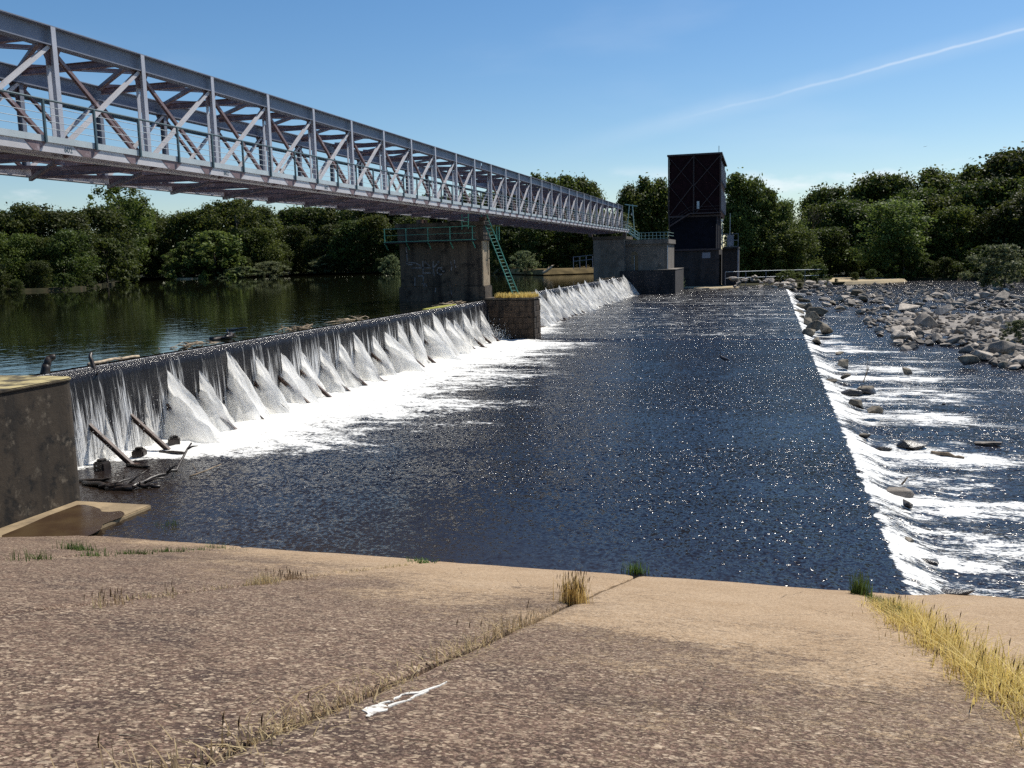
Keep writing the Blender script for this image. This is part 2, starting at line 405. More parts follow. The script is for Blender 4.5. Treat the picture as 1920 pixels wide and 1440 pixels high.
def m_rock(name, a, b, wet=None):
    t = NT(name); r_ = t.objrand()
    off = t.n('ShaderNodeVectorMath', operation='ADD'); t.l(t.pos, off.inputs[0])
    c = t.mix(t.ramp(t.noise(2.5, 6, rough=.65), .3, .7), a, b)
    c = t.mix(t.math('MULTIPLY', t.ramp(t.noise(9, 4), .5, .68), .5), c, tuple(x * .45 for x in a))
    hsv = t.n('ShaderNodeHueSaturation'); t.set(hsv.inputs['Value'], t.math('MULTIPLY_ADD', r_, .75, .55)); t.l(c, hsv.inputs['Color'])
    c = hsv.outputs[0]; rough = .9
    if wet is not None:
        wz = t.ramp(t.math('ADD', t.sep()[2], t.math('MULTIPLY', t.noise(3, 3), .12)), wet, wet + .14, 1, 0)
        c = t.mix(wz, c, (.035, .03, .026)); rough = t.math('MULTIPLY_ADD', wz, -.6, .9)
    h = t.math('ADD', t.noise(5, 6, rough=.65), t.math('MULTIPLY', t.noise(26, 3), .3))
    return t.done(t.bsdf(c, rough, t.bump(h, .6, .06)))

def m_paint(name, c, rust=(.13, .07, .055), amt=(.58, .75), rough=.5):
    t = NT(name)
    cc = t.mix(t.ramp(t.noise(1.3, 5), .3, .7), tuple(x * .85 for x in c), c)
    cc = t.mix(t.ramp(t.noise(2.2, 6, rough=.7), amt[0], amt[1]), cc, rust)
    return t.done(t.bsdf(cc, rough, t.bump(t.noise(30, 3), .15, .01), spec=.5))

M = {}
M['slab'] = m_slab()
M['concrete_old'] = m_concrete('old_mossy_concrete', (.050, .036, .023), (.007, .0055, .0045), 1.0, .8, (.44, .36, .17), (.13, .105, .075))
M['pad'] = m_concrete('pad_concrete', (.36, .265, .15), (.17, .12, .07), .5)
M['pier'] = m_concrete('pier_concrete', (.13, .10, .072), (.02, .016, .013), .9, .6)  # stained concrete, darkened further to carry the shade of the pier's near face
M['pier_lit'] = m_concrete('pier_end_sunlit', (.42, .33, .22), (.22, .16, .10), .45, .6)  # paler copy of the pier concrete, sunlight on its downstream end put into colour
M['block'] = m_concrete('block_masonry', (.085, .055, .034), (.016, .012, .009), .9, 1.2)
M['house'] = m_concrete('weathered_render', (.21, .185, .16), (.10, .085, .07), .6, .5)
M['pool'] = m_water('reservoir_surface', (.009, .010, .005), .035, .03, (1, 1, 1), ((.9, .4), (3.2, .35), (9, .2)), rot=.4,
                    calm=lambda t: t.math('ADD', t.ramp(t.math('ADD', t.sep()[0], t.math('MULTIPLY', t.noise(.06, 3), 30)), -60, -22, .03, .26), 0.0))
M['apron'] = m_water('apron_surface', (.010, .009, .012), 1.0, .17, (1.0, .9, 1), ((1.3, .2), (3.5, .5), (9.5, 1.5), (20.0, .75)), True, True, foam_stretch=(.8, 1.5, 1))
M['river'] = m_water('river_surface', (.014, .013, .017), 1.0, .2, (.8, 1.1, 1), ((.8, .3), (2.6, .7), (6.5, 1.55), (15.0, .8)), True, foam_stretch=(1.2, 3.2, 1))
M['fall'] = m_fall(); M['jet'] = m_jet()
M['wet_steel'] = m_plain('wet_dark_steel', (.035, .026, .022), .35, .3)
M['rust'] = m_plain('wet_rusty_steel', (.075, .042, .03), .45, .4, 6)
M['paint_pale'] = m_paint('pale_blue_grey_paint', (.47, .485, .54), (.28, .21, .2), (.61, .78))
M['paint_grey'] = m_paint('grey_blue_paint', (.20, .22, .275), (.14, .105, .1), (.58, .78))
M['primer'] = m_paint('faded_red_brown_primer', (.21, .145, .15), (.42, .36, .38), (.52, .72), .6)
M['cream'] = m_paint('cream_grey_paint', (.60, .58, .59), (.26, .19, .18), (.60, .78))
M['rail'] = m_paint('dark_teal_rail_paint', (.065, .115, .135), (.13, .08, .06), (.66, .8))
M['rail_pale'] = m_paint('pale_rail_paint', (.50, .56, .58), (.3, .22, .18), (.68, .85))
M['green'] = m_paint('sea_green_paint', (.09, .33, .26), (.16, .11, .07), (.66, .82))
M['green_pale'] = m_paint('pale_green_paint', (.30, .45, .42), (.16, .12, .09), (.66, .82))
M['tower_red'] = m_plain('dark_maroon_cladding', (.018, .007, .009), .9, .25, 1.5)
M['tower_blue'] = m_plain('dark_navy_cladding', (.007, .008, .014), .9, .25, 1.5)
M['tower_steel'] = m_plain('dark_painted_steel', (.036, .02, .024), .5, .2)
M['tower_base'] = m_concrete('dark_base_concrete', (.045, .04, .042), (.014, .013, .014), .7, .5)
M['glass'] = m_plain('dark_pane', (.02, .025, .03), .12, .1)
M['white_paint'] = m_plain('white_paint', (.72, .70, .65), .7, .12, 8)
M['spilt_paint'] = m_plain('spilt_paint', (.62, .60, .55), .85, .16, 14, dirt=((.17, .12, .085), .54, .62), bump=.4, bsc=60)
M['graffiti'] = m_plain('faded_white_spray', (.20, .20, .21), .8, .5, 2)
M['wood'] = m_plain('weathered_driftwood', (.25, .19, .13), .85, .4, 6, bump=.5)
M['wood_pale'] = m_plain('bleached_driftwood', (.48, .38, .27), .85, .25, 6, bump=.5)
M['wood_wet'] = m_plain('wet_black_wood', (.035, .025, .018), .4, .4, 6, bump=.5)
M['bark'] = m_plain('grey_bark', (.10, .085, .065), .9, .35, 4, bump=.6)
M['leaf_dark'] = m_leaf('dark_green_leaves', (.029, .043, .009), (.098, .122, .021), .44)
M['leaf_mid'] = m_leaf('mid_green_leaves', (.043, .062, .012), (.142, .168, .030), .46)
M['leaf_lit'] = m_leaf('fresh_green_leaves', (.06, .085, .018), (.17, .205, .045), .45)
M['leaf_willow'] = m_leaf('grey_green_willow_leaves', (.10, .125, .055), (.22, .25, .11), .42)
M['grass_dry'] = m_leaf('dry_straw', (.42, .28, .08), (.72, .54, .20), .5)
M['grass_pale'] = m_leaf('bleached_straw', (.34, .24, .12), (.60, .46, .27), .45)
M['grass_green'] = m_leaf('green_grass', (.045, .08, .018), (.13, .20, .045), .45)
M['seed'] = m_plain('dark_seed_head', (.12, .075, .035), .9, .3, 30)
M['rock'] = m_rock('pale_quarry_stone', (.24, .205, .17), (.50, .43, .35), -.42)
M['rock_wet'] = m_rock('wet_river_stone', (.11, .09, .065), (.28, .235, .17), -.16)
M['sand'] = m_plain('pale_sand', (.44, .35, .22), .95, .12, 1.2, bump=.3)
M['bank'] = m_plain('bank_soil_and_grass', (.030, .030, .014), .95, .4, .8, dirt=((.06, .045, .025), .5, .65))
M['bed'] = m_plain('river_bed', (.06, .055, .045), .95, .3, .5)
M['feather'] = m_plain('grey_feathers', (.06, .06, .07), .8, .3, 12)
M['feather_pale'] = m_plain('pale_feathers', (.62, .61, .58), .8, .1, 12)
M['beak'] = m_plain('horn_beak', (.20, .13, .04), .5, .1)
M['dry_bank'] = m_plain('dry_grass_bank', (.15, .11, .05), .95, .35, .6)
M['silt'] = m_plain('dry_silt_and_litter', (.28, .19, .09), 1.0, .35, 9, bump=.5)
t = NT('wet_film_brown')
M['puddle'] = t.done(t.bsdf(t.mix(t.ramp(t.noise(1.2, 5), .35, .65), (.050, .028, .014), (.075, .047, .022)), .18, t.bump(t.noise(1.5, 3), .05, .02), ior=1.33))

# ================================================================== THE SETTING
def vnoise(x, y, z=0.0, oct_=3): return mnoise.fractal(Vector((x, y, z)), 1.0, 2.0, oct_)
def sstep(v, a, b):
    q = np.clip((np.asarray(v, float) - a) / (b - a), 0, 1); return q * q * (3 - 2 * q)
def grid(name, xs, ys, zf, mat_, attrs=None, smooth=True, mask=None):
    nx, ny = len(xs), len(ys)
    XX, YY = np.meshgrid(xs, ys, indexing='ij'); X = XX.ravel(); Y = YY.ravel()
    Z = zf(X, Y)
    idx = np.arange(nx * ny).reshape(nx, ny)
    f = np.stack([idx[:-1, :-1], idx[1:, :-1], idx[1:, 1:], idx[:-1, 1:]], -1).reshape(-1, 4)
    if mask is not None:
        cx = X[f].mean(1); cy = Y[f].mean(1); f = f[mask(cx, cy)]
    m = bpy.data.meshes.new(name); m.from_pydata(np.stack([X, Y, Z], -1).tolist(), [], f.tolist())
    for k, fn in (attrs or {}).items():
        a = m.attributes.new(k, 'FLOAT', 'POINT'); a.data.foreach_set('value', np.asarray(fn(X, Y), dtype=np.float32))
    m.materials.append(mat_)
    if smooth: m.polygons.foreach_set('use_smooth', [True] * len(m.polygons))
    m.update(); return struct(put(name, m))
def polysheet(name, pts, z, mat_, drop=1.6, jag=0.0):
    """a low shelf of land: a flat top with a sloping skirt down to the water"""
    pts = [Vector((p[0], p[1])) for p in pts]
    c = sum(pts, Vector((0, 0))) / len(pts); n = len(pts); v = []
    for p in pts: v.append((p.x, p.y, z))
    for p in pts:
        d = (p - c).normalized() * drop * 1.2; v.append((p.x + d.x, p.y + d.y, z - drop))
    f = [tuple(range(n))] + [(i, (i + 1) % n, n + (i + 1) % n, n + i) for i in range(n)]
    bm = bmesh.new(); bv = [bm.verts.new(q) for q in v]
    for q in f: bm.faces.new([bv[i] for i in q])
    bmesh.ops.triangulate(bm, faces=bm.faces); bmesh.ops.recalc_face_normals(bm, faces=bm.faces)
    m = bpy.data.meshes.new(name); bm.to_mesh(m); bm.free(); m.materials.append(mat_)
    return struct(put(name, m))

POOL, CREST, CX0 = 3.24, 3.2, -22.75
APF = lambda Y: np.where(Y > 70.9, 0.06 + .42 * np.clip((Y - 71) / 95, 0, 1.2), 0.0)

grid('ground', np.linspace(-2500, 2500, 26), np.linspace(-1200, 3800, 26), lambda X, Y: X * 0 - 1.6, M['bed'])

# --- reservoir
grid('reservoir_water', np.linspace(-420, -23.18, 60), np.linspace(-60, 420, 60), lambda X, Y: X * 0 + POOL, M['pool'])

# --- water running over the apron, with the foam below the falls
fy = [20, 25.3, 27.0, 28.4, 30.5, 34.1, 37.3, 41.5, 46.3, 55, 63, 68, 70.9]
fx = [.8, 1.6, 8.2, 11.6, 12.2, 13.2, 15.0, 12.6, 12.2, 12.6, 13.0, 13.5, 8.5]
def foam_apron(X, Y):
    d = X + 22.9
    ext = np.interp(Y, fy, fx)
    wob = np.array([vnoise(a * .10, b * .55, 3.3, 3) for a, b in zip(X, Y)])
    ext = ext * (1 + .35 * wob)
    f1 = 1.06 - np.clip(d / np.maximum(ext, .3), 0, 3) * .84
    d2 = X + 22.9; e2 = np.interp(Y, [71, 73.4, 76, 90, 110, 150, 170], [0, 0, 8.0, 3.4, 3.6, 3.6, 2.5]) * (1 + .3 * wob)
    f2 = 1.1 - np.clip(d2 / np.maximum(e2, .2), 0, 3) * .9
    f = np.where(Y < 71.0, f1, f2)
    # thin lines of froth drifting downstream, the fold line where the two slabs of the apron meet, lace at the lower lip
    lace = .16 * np.clip(1 - d / 22, 0, 1) * (1 + 1.2 * wob)
    far = np.where(Y > 71.2, .40 + .12 * wob, 0.0)      # thin broken water over the upper slab
    lace = np.maximum(lace, far * 1.25)
    fold = .46 * np.exp(-((Y - 70.7) / .35) ** 2) * (X > -18.4)
    return np.clip(np.maximum(np.maximum(f, lace * .8), fold), 0, 1.15)
def zap(X, Y):
    fo = foam_apron(X, Y)
    nz_ = np.array([vnoise(a * 1.1, b * 1.1, .7, 3) for a, b in zip(X, Y)])
    return APF(Y) + np.clip(fo - .45, 0, 1) * (.12 + .24 * nz_) * (X > -24)
grid('apron_water', np.concatenate([np.arange(-23.0, -12, .28), np.arange(-12, 2.0, .8), [2.2, 2.45, 2.56]]),
     np.concatenate([np.arange(13.5, 70.8, .28), [70.8, 70.9, 71.0], np.arange(71.5, 176, .9)]), zap, M['apron'], {'foam': foam_apron})

# --- river below the apron
def zriv(X, Y):
    nz_ = np.array([vnoise(a * .55, b * .9, 4.1, 3) for a, b in zip(X, Y)])
    st = sstep(X, 2.55, 4.0)
    up = np.where(Y > 71, .3, 0.0) * np.clip((Y - 71) / 60, 0, 1)
    return up * (1 - st * .6) - .02 - .40 * st - .10 * sstep(X, 4, 14) + nz_ * .11 * np.exp(-np.clip(X - 3, 0, 99) / 6) * sstep(X, 2.7, 3.6)
def foam_river(X, Y):
    d = X - 2.5
    band_ = np.array([vnoise(a * .10, b * .5, 9.0, 4) + .5 * vnoise(a * .5, b * 1.3, 2.0, 2) for a, b in zip(X, Y)])
    ln = np.interp(Y, [15, 22, 30, 45, 60, 72, 90, 130, 170], [2.8, 4.4, 4.6, 6.5, 7.5, 3.6, 1.9, 1.4, 1.0])
    f = .95 - np.clip(d / np.maximum(ln * (1 + .9 * band_), .4), 0, 4) * .55
    f = np.minimum(f, .48 + .30 * band_ + .28 * np.exp(-np.clip(d, 0, 99) / .6))
    tail = (.33 + .40 * band_) * np.exp(-np.clip(d, 0, 99) / 30)
    lipn = np.array([vnoise(b * 1.6, 5.0, 1.0, 3) for b in Y])
    f = f * sstep(d, .02 + .10 * lipn, .22 + .22 * lipn)
    return np.clip(np.maximum(f, tail * sstep(d, .1, .5)), 0, 1.0)
grid('river_water', np.concatenate([[2.5, 2.58, 2.66, 2.75, 2.85, 3.0], np.arange(3.2, 14, .3), np.arange(14, 60, 1.2), np.arange(62, 400, 25)]),
     np.concatenate([np.arange(-20, 14, 3), np.arange(14, 90, .35), np.arange(90, 260, 1.6)]), zriv, M['river'], {'foam': foam_river})

# --- land beyond the water
bank_px = [(-700, 600), (-300, 556), (0, 548), (150, 543), (215, 533), (262, 523), (330, 523), (470, 520), (560, 516), (720, 513), (880, 509), (935, 515), (1114, 510)]
lb = [PZ(x, y, POOL) for x, y in bank_px]
lbp = [(p.x, p.y) for p in lb]
polysheet('reservoir_bank', lbp + [(-24, 158), (-24, 420), (-500, 420), (-700, 60)], POOL + .45, M['bank'])
rb_px = [(1262, 541), (1380, 541), (1475, 546), (1560, 533), (1700, 524), (1850, 524), (2050, 530), (2600, 548)]
rb = [PZ(x, y, -.2) for x, y in rb_px]
polysheet('river_bank', [(p.x, p.y) for p in rb] + [(420, 230), (420, 600), (-26, 600), (-26, 172)], .12, M['bank'], .8)
polysheet('sand_beach', [(p.x, p.y) for p in [PZ(x, y, .3) for x, y in ((1268, 541), (1330, 543), (1385, 541), (1340, 533), (1290, 531))]], .62, M['sand'], .5)
polysheet('sand_bar', [(p.x, p.y) for p in [PZ(x, y, .1) for x, y in ((1552, 529), (1600, 528.5), (1650, 526.5), (1695, 523.5), (1640, 519.5), (1560, 518))]], .2, M['sand'], .6)
polysheet('sand_spit', [(p.x, p.y) for p in [PZ(x, y, POOL) for x, y in ((268, 519.5), (300, 523), (350, 523.5), (400, 521), (330, 517.5))]], POOL + .3, M['sand'], .4)
polysheet('grass_mound', [(p.x, p.y) for p in [PZ(x, y, 4.3) for x, y in ((930, 505), (1020, 506), (1114, 503), (1130, 500), (1110, 496), (1000, 500))]], 4.4, M['dry_bank'], 1.0)
polysheet('near_bank', [(-23.6, 4), (-23.6, -40), (-200, -40), (-200, 20), (-60, 9)], POOL + 1.4, M['bank'], 3)

# --- the concrete bank: slabs side by side with open joints
def slab_z(x, y): return slope_z(y) + .022 * vnoise(x * .35, y * .35, 1.0) + .006 * vnoise(x * 2.2, y * 2.2, 5.0)
emb = struct(put('embankment', None, None, (0, 0, 0)))
JX = [-16.5, -11.9, -7.1, -2.6, 1.85, 6.5, 11.1, 15.8, 20.4]
MB().add([(-16.4, -12, slope_z(-12) - .12), (20.3, -12, slope_z(-12) - .12), (20.3, 21.5, slope_z(21.5) - .12), (-16.4, 21.5, slope_z(21.5) - .12),
          (-16.4, -12, -1.4), (20.3, -12, -1.4), (20.3, 21.5, -1.4), (-16.4, 21.5, -1.4)],
         [(0, 1, 2, 3), (0, 4, 5, 1), (1, 5, 6, 2), (2, 6, 7, 3), (3, 7, 4, 0)]).build('joint_bed', M['silt'], emb)
for i in range(len(JX) - 1):
    a, b = JX[i] + .035, JX[i + 1] - .035
    xs = np.concatenate([[a, a + .03], np.linspace(a + .12, b - .12, 24), [b - .03, b]])
    ys = np.concatenate([np.arange(-10, 2, .6), np.arange(2, 22.01, .2)])
    nx, ny = len(xs), len(ys); v = []
    for xx in xs:
        ed = min(xx - a, b - xx)
        for yy in ys:
            z = slab_z(xx, yy)
            if ed < .05: z -= (.03 + .035 * abs(vnoise(xx, yy * 1.7, 2.0))) * (1 - ed / .05)
            v.append((xx + (.03 * vnoise(i * 9.1, yy * 1.3, 8.0) if ed < .02 else 0), yy, z))
    f = [(p * ny + q, (p + 1) * ny + q, (p + 1) * ny + q + 1, p * ny + q + 1) for p in range(nx - 1) for q in range(ny - 1)]
    mb = MB().add(v, f)
    base = len(v); low = []
    rim = [p * ny for p in range(nx)] + [(nx - 1) * ny + q for q in range(1, ny)] + [p * ny + ny - 1 for p in range(nx - 2, -1, -1)] + [q for q in range(ny - 2, 0, -1)]
    mb.v += [(v[k][0], v[k][1], v[k][2] - .26) for k in rim]
    n = len(rim); mb.f += [(rim[k], rim[(k + 1) % n], base + (k + 1) % n, base + k) for k in range(n)]
    mb.build('slab', M['slab'], emb, smooth=False)

# ================================================================== WEIR, PIERS, FALLS
# --- near abutment
ab = thing('abutment', 'black-stained concrete weir abutment with sunlit mossy top beside the first falls', 'abutment', (-21, 14, 0))
arc = [(-18.9 - .55 + .55 * math.cos(a), 20.35 + .55 * math.sin(a)) for a in np.linspace(0, math.pi / 2, 8)]
o = MB().extrude([(-18.9, 2.0)] + arc + [(-26.5, 20.9), (-26.5, 2.0)], 'z', -1.2, 3.50).build('wall', M['concrete_old'], ab)
arc2 = [(-18.86 - .6 + .6 * math.cos(a), 20.37 + .58 * math.sin(a)) for a in np.linspace(0, math.pi / 2, 8)]
bevel(MB().extrude([(-18.86, 2.0)] + arc2 + [(-26.4, 20.95), (-26.4, 2.0)], 'z', 3.503, 3.60).build('cap', M['concrete_old'], ab), .03, 2)
bevel(MB().span((-18.898, 6, -1.2), (-18.74, 17.55, 3.49)).build('pilaster', M['concrete_old'], ab), .04, 2)
pad = thing('concrete_pad', 'low tan concrete landing at the foot of the stained abutment wall', 'landing', (-17.6, 15, 0))
mb = MB().extrude([(-18.897, 6), (-16.42, 6), (-16.42, 20.45), (-18.897, 20.4)], 'z', -1.0, .10)
bevel(mb.build('deck', M['pad'], pad), .03, 2)
pud_px = [(4, 1003.5), (40, 989), (90, 967), (146, 946.5), (160, 946.5), (176, 950), (187, 954), (191, 959), (205, 960), (225, 958), (231, 960), (234, 964), (228, 970), (205, 978), (193, 983), (191, 988), (188, 993), (176, 1000), (166, 1004), (120, 1025), (0, 1040)]
pp = [PZ(x, y, .105) for x, y in pud_px]
pp = [(max(p.x, -18.88), p.y) for p in pp]
o = MB().extrude(pp, 'z', .1015, .108).build('wet_patch', M['puddle'], pad)
o['label'] = 'dark brown wet patch with a rounded tongue'

# --- weir, two bays
def strut_mesh():
    mb = MB(); a = Vector((-.85, 0, 1.55)); b = Vector((1.15, 0, -.1))
    mb.ibeam(a, b, .13, .16, .025); mb.box((1.15, 0, -.06), (.3, .3, .14)); return mb.mesh('strut', M['rust'])
STR = strut_mesh()
def weir(label, Y0, Y1, ys, zb):
    w_ = thing('weir', label, 'weir', (CX0, (Y0 + Y1) / 2, 0), 'movable weir bays under the bridge')
    MB().span((-23.3, Y0, -1), (-22.80, Y1, 3.10)).build('gate_wall', M['wet_steel'], w_)
    bevel(MB().span((-23.36, Y0 + .01, 3.103), (-22.72, Y1 - .01, CREST)).build('crest_plate', M['wet_steel'], w_), .03, 2)
    MB().span((-23.34, Y0 + .02, -1), (-20.6, Y1 - .02, zb - .12)).build('sill', M['block'], w_)
    for y in ys: put('strut', STR, w_, (-21.9 - CX0, y - (Y0 + Y1) / 2, zb + .03 * random.random()))
    return w_
S1 = [25.1 + 2.08 * k for k in range(22)]; S2 = [75.2 + 2.08 * k for k in range(35)]
weir('long low weir bay between the stained abutment and the graffiti pier', 20.95, 71.2, S1, 0)
weir('far weir bay between the graffiti pier and the abutment below the tower', 73.45, 147.2, S2, .3)
for k, (px_, py_) in enumerate(((192, 880), (262, 857), (327, 834))):
    p = PZ(px_, py_, 0)
    o = bevel(MB().box((0, 0, .1), (.42, .42, .36)).box((0, 0, .31), (.3, .3, .1)).build('anchor_block', M['wet_steel']), .05, 2)
    o.location = p; o.rotation_euler[2] = .3 * k
    tag(o, 'squat black anchor block in the shallow foam before the weir struts', 'block', 'anchor blocks at the weir foot')

def falls(name, Y0, Y1, ys, zfoot, first_bare):
    st = struct(put(name, None, None, (0, 0, 0)))
    ny = int((Y1 - Y0) / .09); nt_ = 15; v = []; dr = []
    for i in range(ny + 1):
        y = Y0 + (Y1 - Y0) * i / ny
        e = vnoise(y * .9, 3.0, 0.5); g = vnoise(y * 5, 1.0, 2.5); thin = max(0.0, vnoise(y * .45, 7.0, .2) - .25)
        for k in range(nt_):
            t_ = k / (nt_ - 1); z = CREST + .035 - (CREST + .035 - zfoot) * t_ ** 1.25
            x = -22.82 + .16 * min(1, t_ * 7) + (.30 + .12 * e) * math.sqrt(t_) + .05 * g * t_
            v.append((x, y + .05 * g * t_, z)); dr.append(t_)
    f = [(i * nt_ + k, (i + 1) * nt_ + k, (i + 1) * nt_ + k + 1, i * nt_ + k + 1) for i in range(ny) for k in range(nt_ - 1)]
    m = bpy.data.meshes.new('curtain'); m.from_pydata(v, [], f); m.materials.append(M['fall'])
    a = m.attributes.new('drop', 'FLOAT', 'POINT'); a.data.foreach_set('value', dr)
    m.polygons.foreach_set('use_smooth', [True] * len(m.polygons)); put('curtain', m, st)
    return st
def jet_mesh(seed, top, outl, wid):
    """white water thrown out along a strut: thin ragged sheets one behind the other, narrow at the top and broad at the foot"""
    r_ = random.Random(seed); rows, cols = 18, 14; v = []; dr = []; an = []; f = []
    for L in range(3):
        b0 = len(v); o_ = outl * (1.0, .82, 1.1)[L] * r_.uniform(.9, 1.1); tp = top * (1.0, .86, .7)[L]; yo = (-.12, .30, -.62)[L] * wid; bl_ = r_.uniform(.10, .22)
        for i in range(rows):
            t_ = i / (rows - 1); z = tp * (1 - t_)
            ox = .10 + o_ * t_ ** .85
            for j in range(cols):
                u = j / (cols - 1)
                x = ox * u * (1 + .10 * mnoise.noise(Vector((seed * 3.1, t_ * 5, L * 2.0)))) - .05
                y = yo * t_ - bl_ * math.sin(u * 2.6) * t_ + .13 * mnoise.noise(Vector((u * 3.0 + seed, t_ * 2.2, L * 5.0))) * t_ + .05 * mnoise.noise(Vector((u * 9 + seed, t_ * 6, L * 3.0)))
                v.append((x, y, z)); dr.append(t_); an.append(u)
        f += [(b0 + i * cols + j, b0 + i * cols + j + 1, b0 + (i + 1) * cols + j + 1, b0 + (i + 1) * cols + j) for i in range(rows - 1) for j in range(cols - 1)]
    m = bpy.data.meshes.new('jet'); m.from_pydata(v, [], f); m.materials.append(M['jet'])
    b_ = m.attributes.new('ang', 'FLOAT', 'POINT'); b_.data.foreach_set('value', an)
    a = m.attributes.new('drop', 'FLOAT', 'POINT'); a.data.foreach_set('value', dr)
    m.polygons.foreach_set('use_smooth', [True] * len(m.polygons)); return m
JETS = [jet_mesh(k, 2.62 + .13 * (k % 5), 1.8 + .25 * (k % 3), .9 + .2 * (k % 4)) for k in range(10)]
SMALL = [jet_mesh(40 + k, 1.7, .7, .5) for k in range(3)]
f1 = falls('waterfall', 20.98, 71.18, S1, -.02, 3)
for k, y in enumerate(S1):
    if k < 2:
        put('jet', SMALL[k], f1, (-22.62, y + .9, 0), None, (.9, 1.2, 1.2)); continue
    put('jet', JETS[k % 10], f1, (-22.66, y + (random.uniform(.16, .42) if k < 10 or k % 2 else random.uniform(-.1, .2)), 0), None, (random.uniform(.8, 1.15), random.uniform(.7, 1.3), random.uniform(.8, 1.18) * (1 if k > 3 else .85)))
f2 = falls('waterfall', 73.5, 147.1, S2, .25, 0)
for k, y in enumerate(S2):
    put('jet', JETS[(k * 3) % 10], f2, (-22.66, y + .05, .2), None, (1.0, random.uniform(1.0, 1.25), random.uniform(.95, 1.15)))
# drops thrown up at the foot
mb = MB(); OCT = [(1, 0, 0), (-1, 0, 0), (0, 1, 0), (0, -1, 0), (0, 0, 1), (0, 0, -1)]
OF = [(0, 2, 4), (2, 1, 4), (1, 3, 4), (3, 0, 4), (2, 0, 5), (1, 2, 5), (3, 1, 5), (0, 3, 5)]
def drop(p, r_): mb.add([(p[0] + a * r_ * .8, p[1] + b * r_ * .8, p[2] + c * r_) for a, b, c in OCT], OF)
for k in range(5200):
    y = 21.3 + 49.5 * random.random() ** 1.35; x = -22.35 + abs(random.gauss(0, .55)); z = abs(random.gauss(0, .55 if y > 31 else .75))
    drop((x, y, z), random.uniform(.008, .028))
for k in range(900):
    p = (-21.6 + random.gauss(0, .5), 69.9 + random.gauss(0, .8), abs(random.gauss(.2, .5))); drop(p, random.uniform(.015, .045))
o = mb.build('spray', M['white_paint'], None, fix=False); struct(o); stuff(o, 'fine white drops thrown up along the foot of the falls', 'spray')

# --- masonry block in the middle of the weir
bl = thing('pier_block', 'dark brown masonry block with dry grass on top between the two falls', 'masonry', (-20.9, 72.3, 0))
bz = 3.42
bevel(MB().span((-23.4, 71.25, -1), (-18.62, 73.4, bz - .16)).build('core', M['block'], bl), .08, 2)
bevel(MB().span((-23.42, 71.17, bz - .157), (-18.54, 73.48, bz)).build('coping', M['pier'], bl), .03, 2)
for r_ in range(7):      # courses of rough stone on the faces that show
    x = -23.3 + (.3 if r_ % 2 else 0)
    while x < -18.8:
        L = random.uniform(.55, 1.05); x2 = min(x + L, -18.66); z0 = -.1 + r_ * .475
        o = MB().span((x + .02, 71.25 - random.uniform(.02, .075), z0 + .02), (x2 - .02, 71.3, min(z0 + .455, bz - .17))).build('stone', M['block'], bl); bevel(o, .025)
        x = x2
    y = 71.3
    while y < 73.3:
        y2 = min(y + random.uniform(.5, .9), 73.38); z0 = -.1 + r_ * .475
        o = MB().span((-18.66, y + .02, z0 + .02), (-18.62 + random.uniform(.02, .07), y2 - .02, min(z0 + .455, bz - .17))).build('stone', M['block'], bl); bevel(o, .025)
        y = y2

# --- bridge pier with the faded graffiti
pier = thing('bridge_pier', 'tall shaded concrete bridge pier with faded white graffiti', 'pier', (-26.2, 72.4, 0))
PT = 9.75
px0, px1, py0, py1 = -30.4, -22.95, 71.55, 73.35
plz = PY(905, 536, 71.5).z
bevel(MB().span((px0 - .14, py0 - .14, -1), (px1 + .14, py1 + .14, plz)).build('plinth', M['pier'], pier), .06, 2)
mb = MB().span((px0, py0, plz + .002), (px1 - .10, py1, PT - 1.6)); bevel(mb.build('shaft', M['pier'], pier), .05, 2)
# raised frame round a sunk panel on the end that faces downstream
zt = PY(908, 448, 71.6).z; zb_ = PY(908, 516, 71.6).z
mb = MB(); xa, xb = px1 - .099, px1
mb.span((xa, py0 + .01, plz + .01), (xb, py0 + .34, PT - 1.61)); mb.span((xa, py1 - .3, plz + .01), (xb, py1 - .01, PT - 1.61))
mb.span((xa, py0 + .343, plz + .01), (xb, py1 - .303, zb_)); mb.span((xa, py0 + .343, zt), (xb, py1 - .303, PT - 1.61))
mb.build('panel_frame', M['pier_lit'], pier)
MB().span((px1 - .12, py0 + .345, zb_ + .002), (px1 - .06, py1 - .305, zt - .002)).build('end_panel', M['pier_lit'], pier)
bevel(MB().span((px0 - .1, py0 - .1, PT - 1.597), (px1 + .12, py1 + .1, PT - .35)).build('pier_head', M['pier'], pier), .05, 2)
bevel(MB().span((px0 - .25, py0 - .25, PT - .347), (px1 + .25, py1 + .25, PT)).build('cap_slab', M['pier'], pier), .04, 2)
for x in (-28.6, -23.0):
    for y in (72.0, 72.85): MB().span((x - .25, y - .2, PT + .003), (x + .25, y + .2, PT + .33)).build('bearing', M['rust'], pier)
def gpt(zx, zy): return PY(730 + zx / 9.6, 440 + zy / 9.6, py0 - .02)
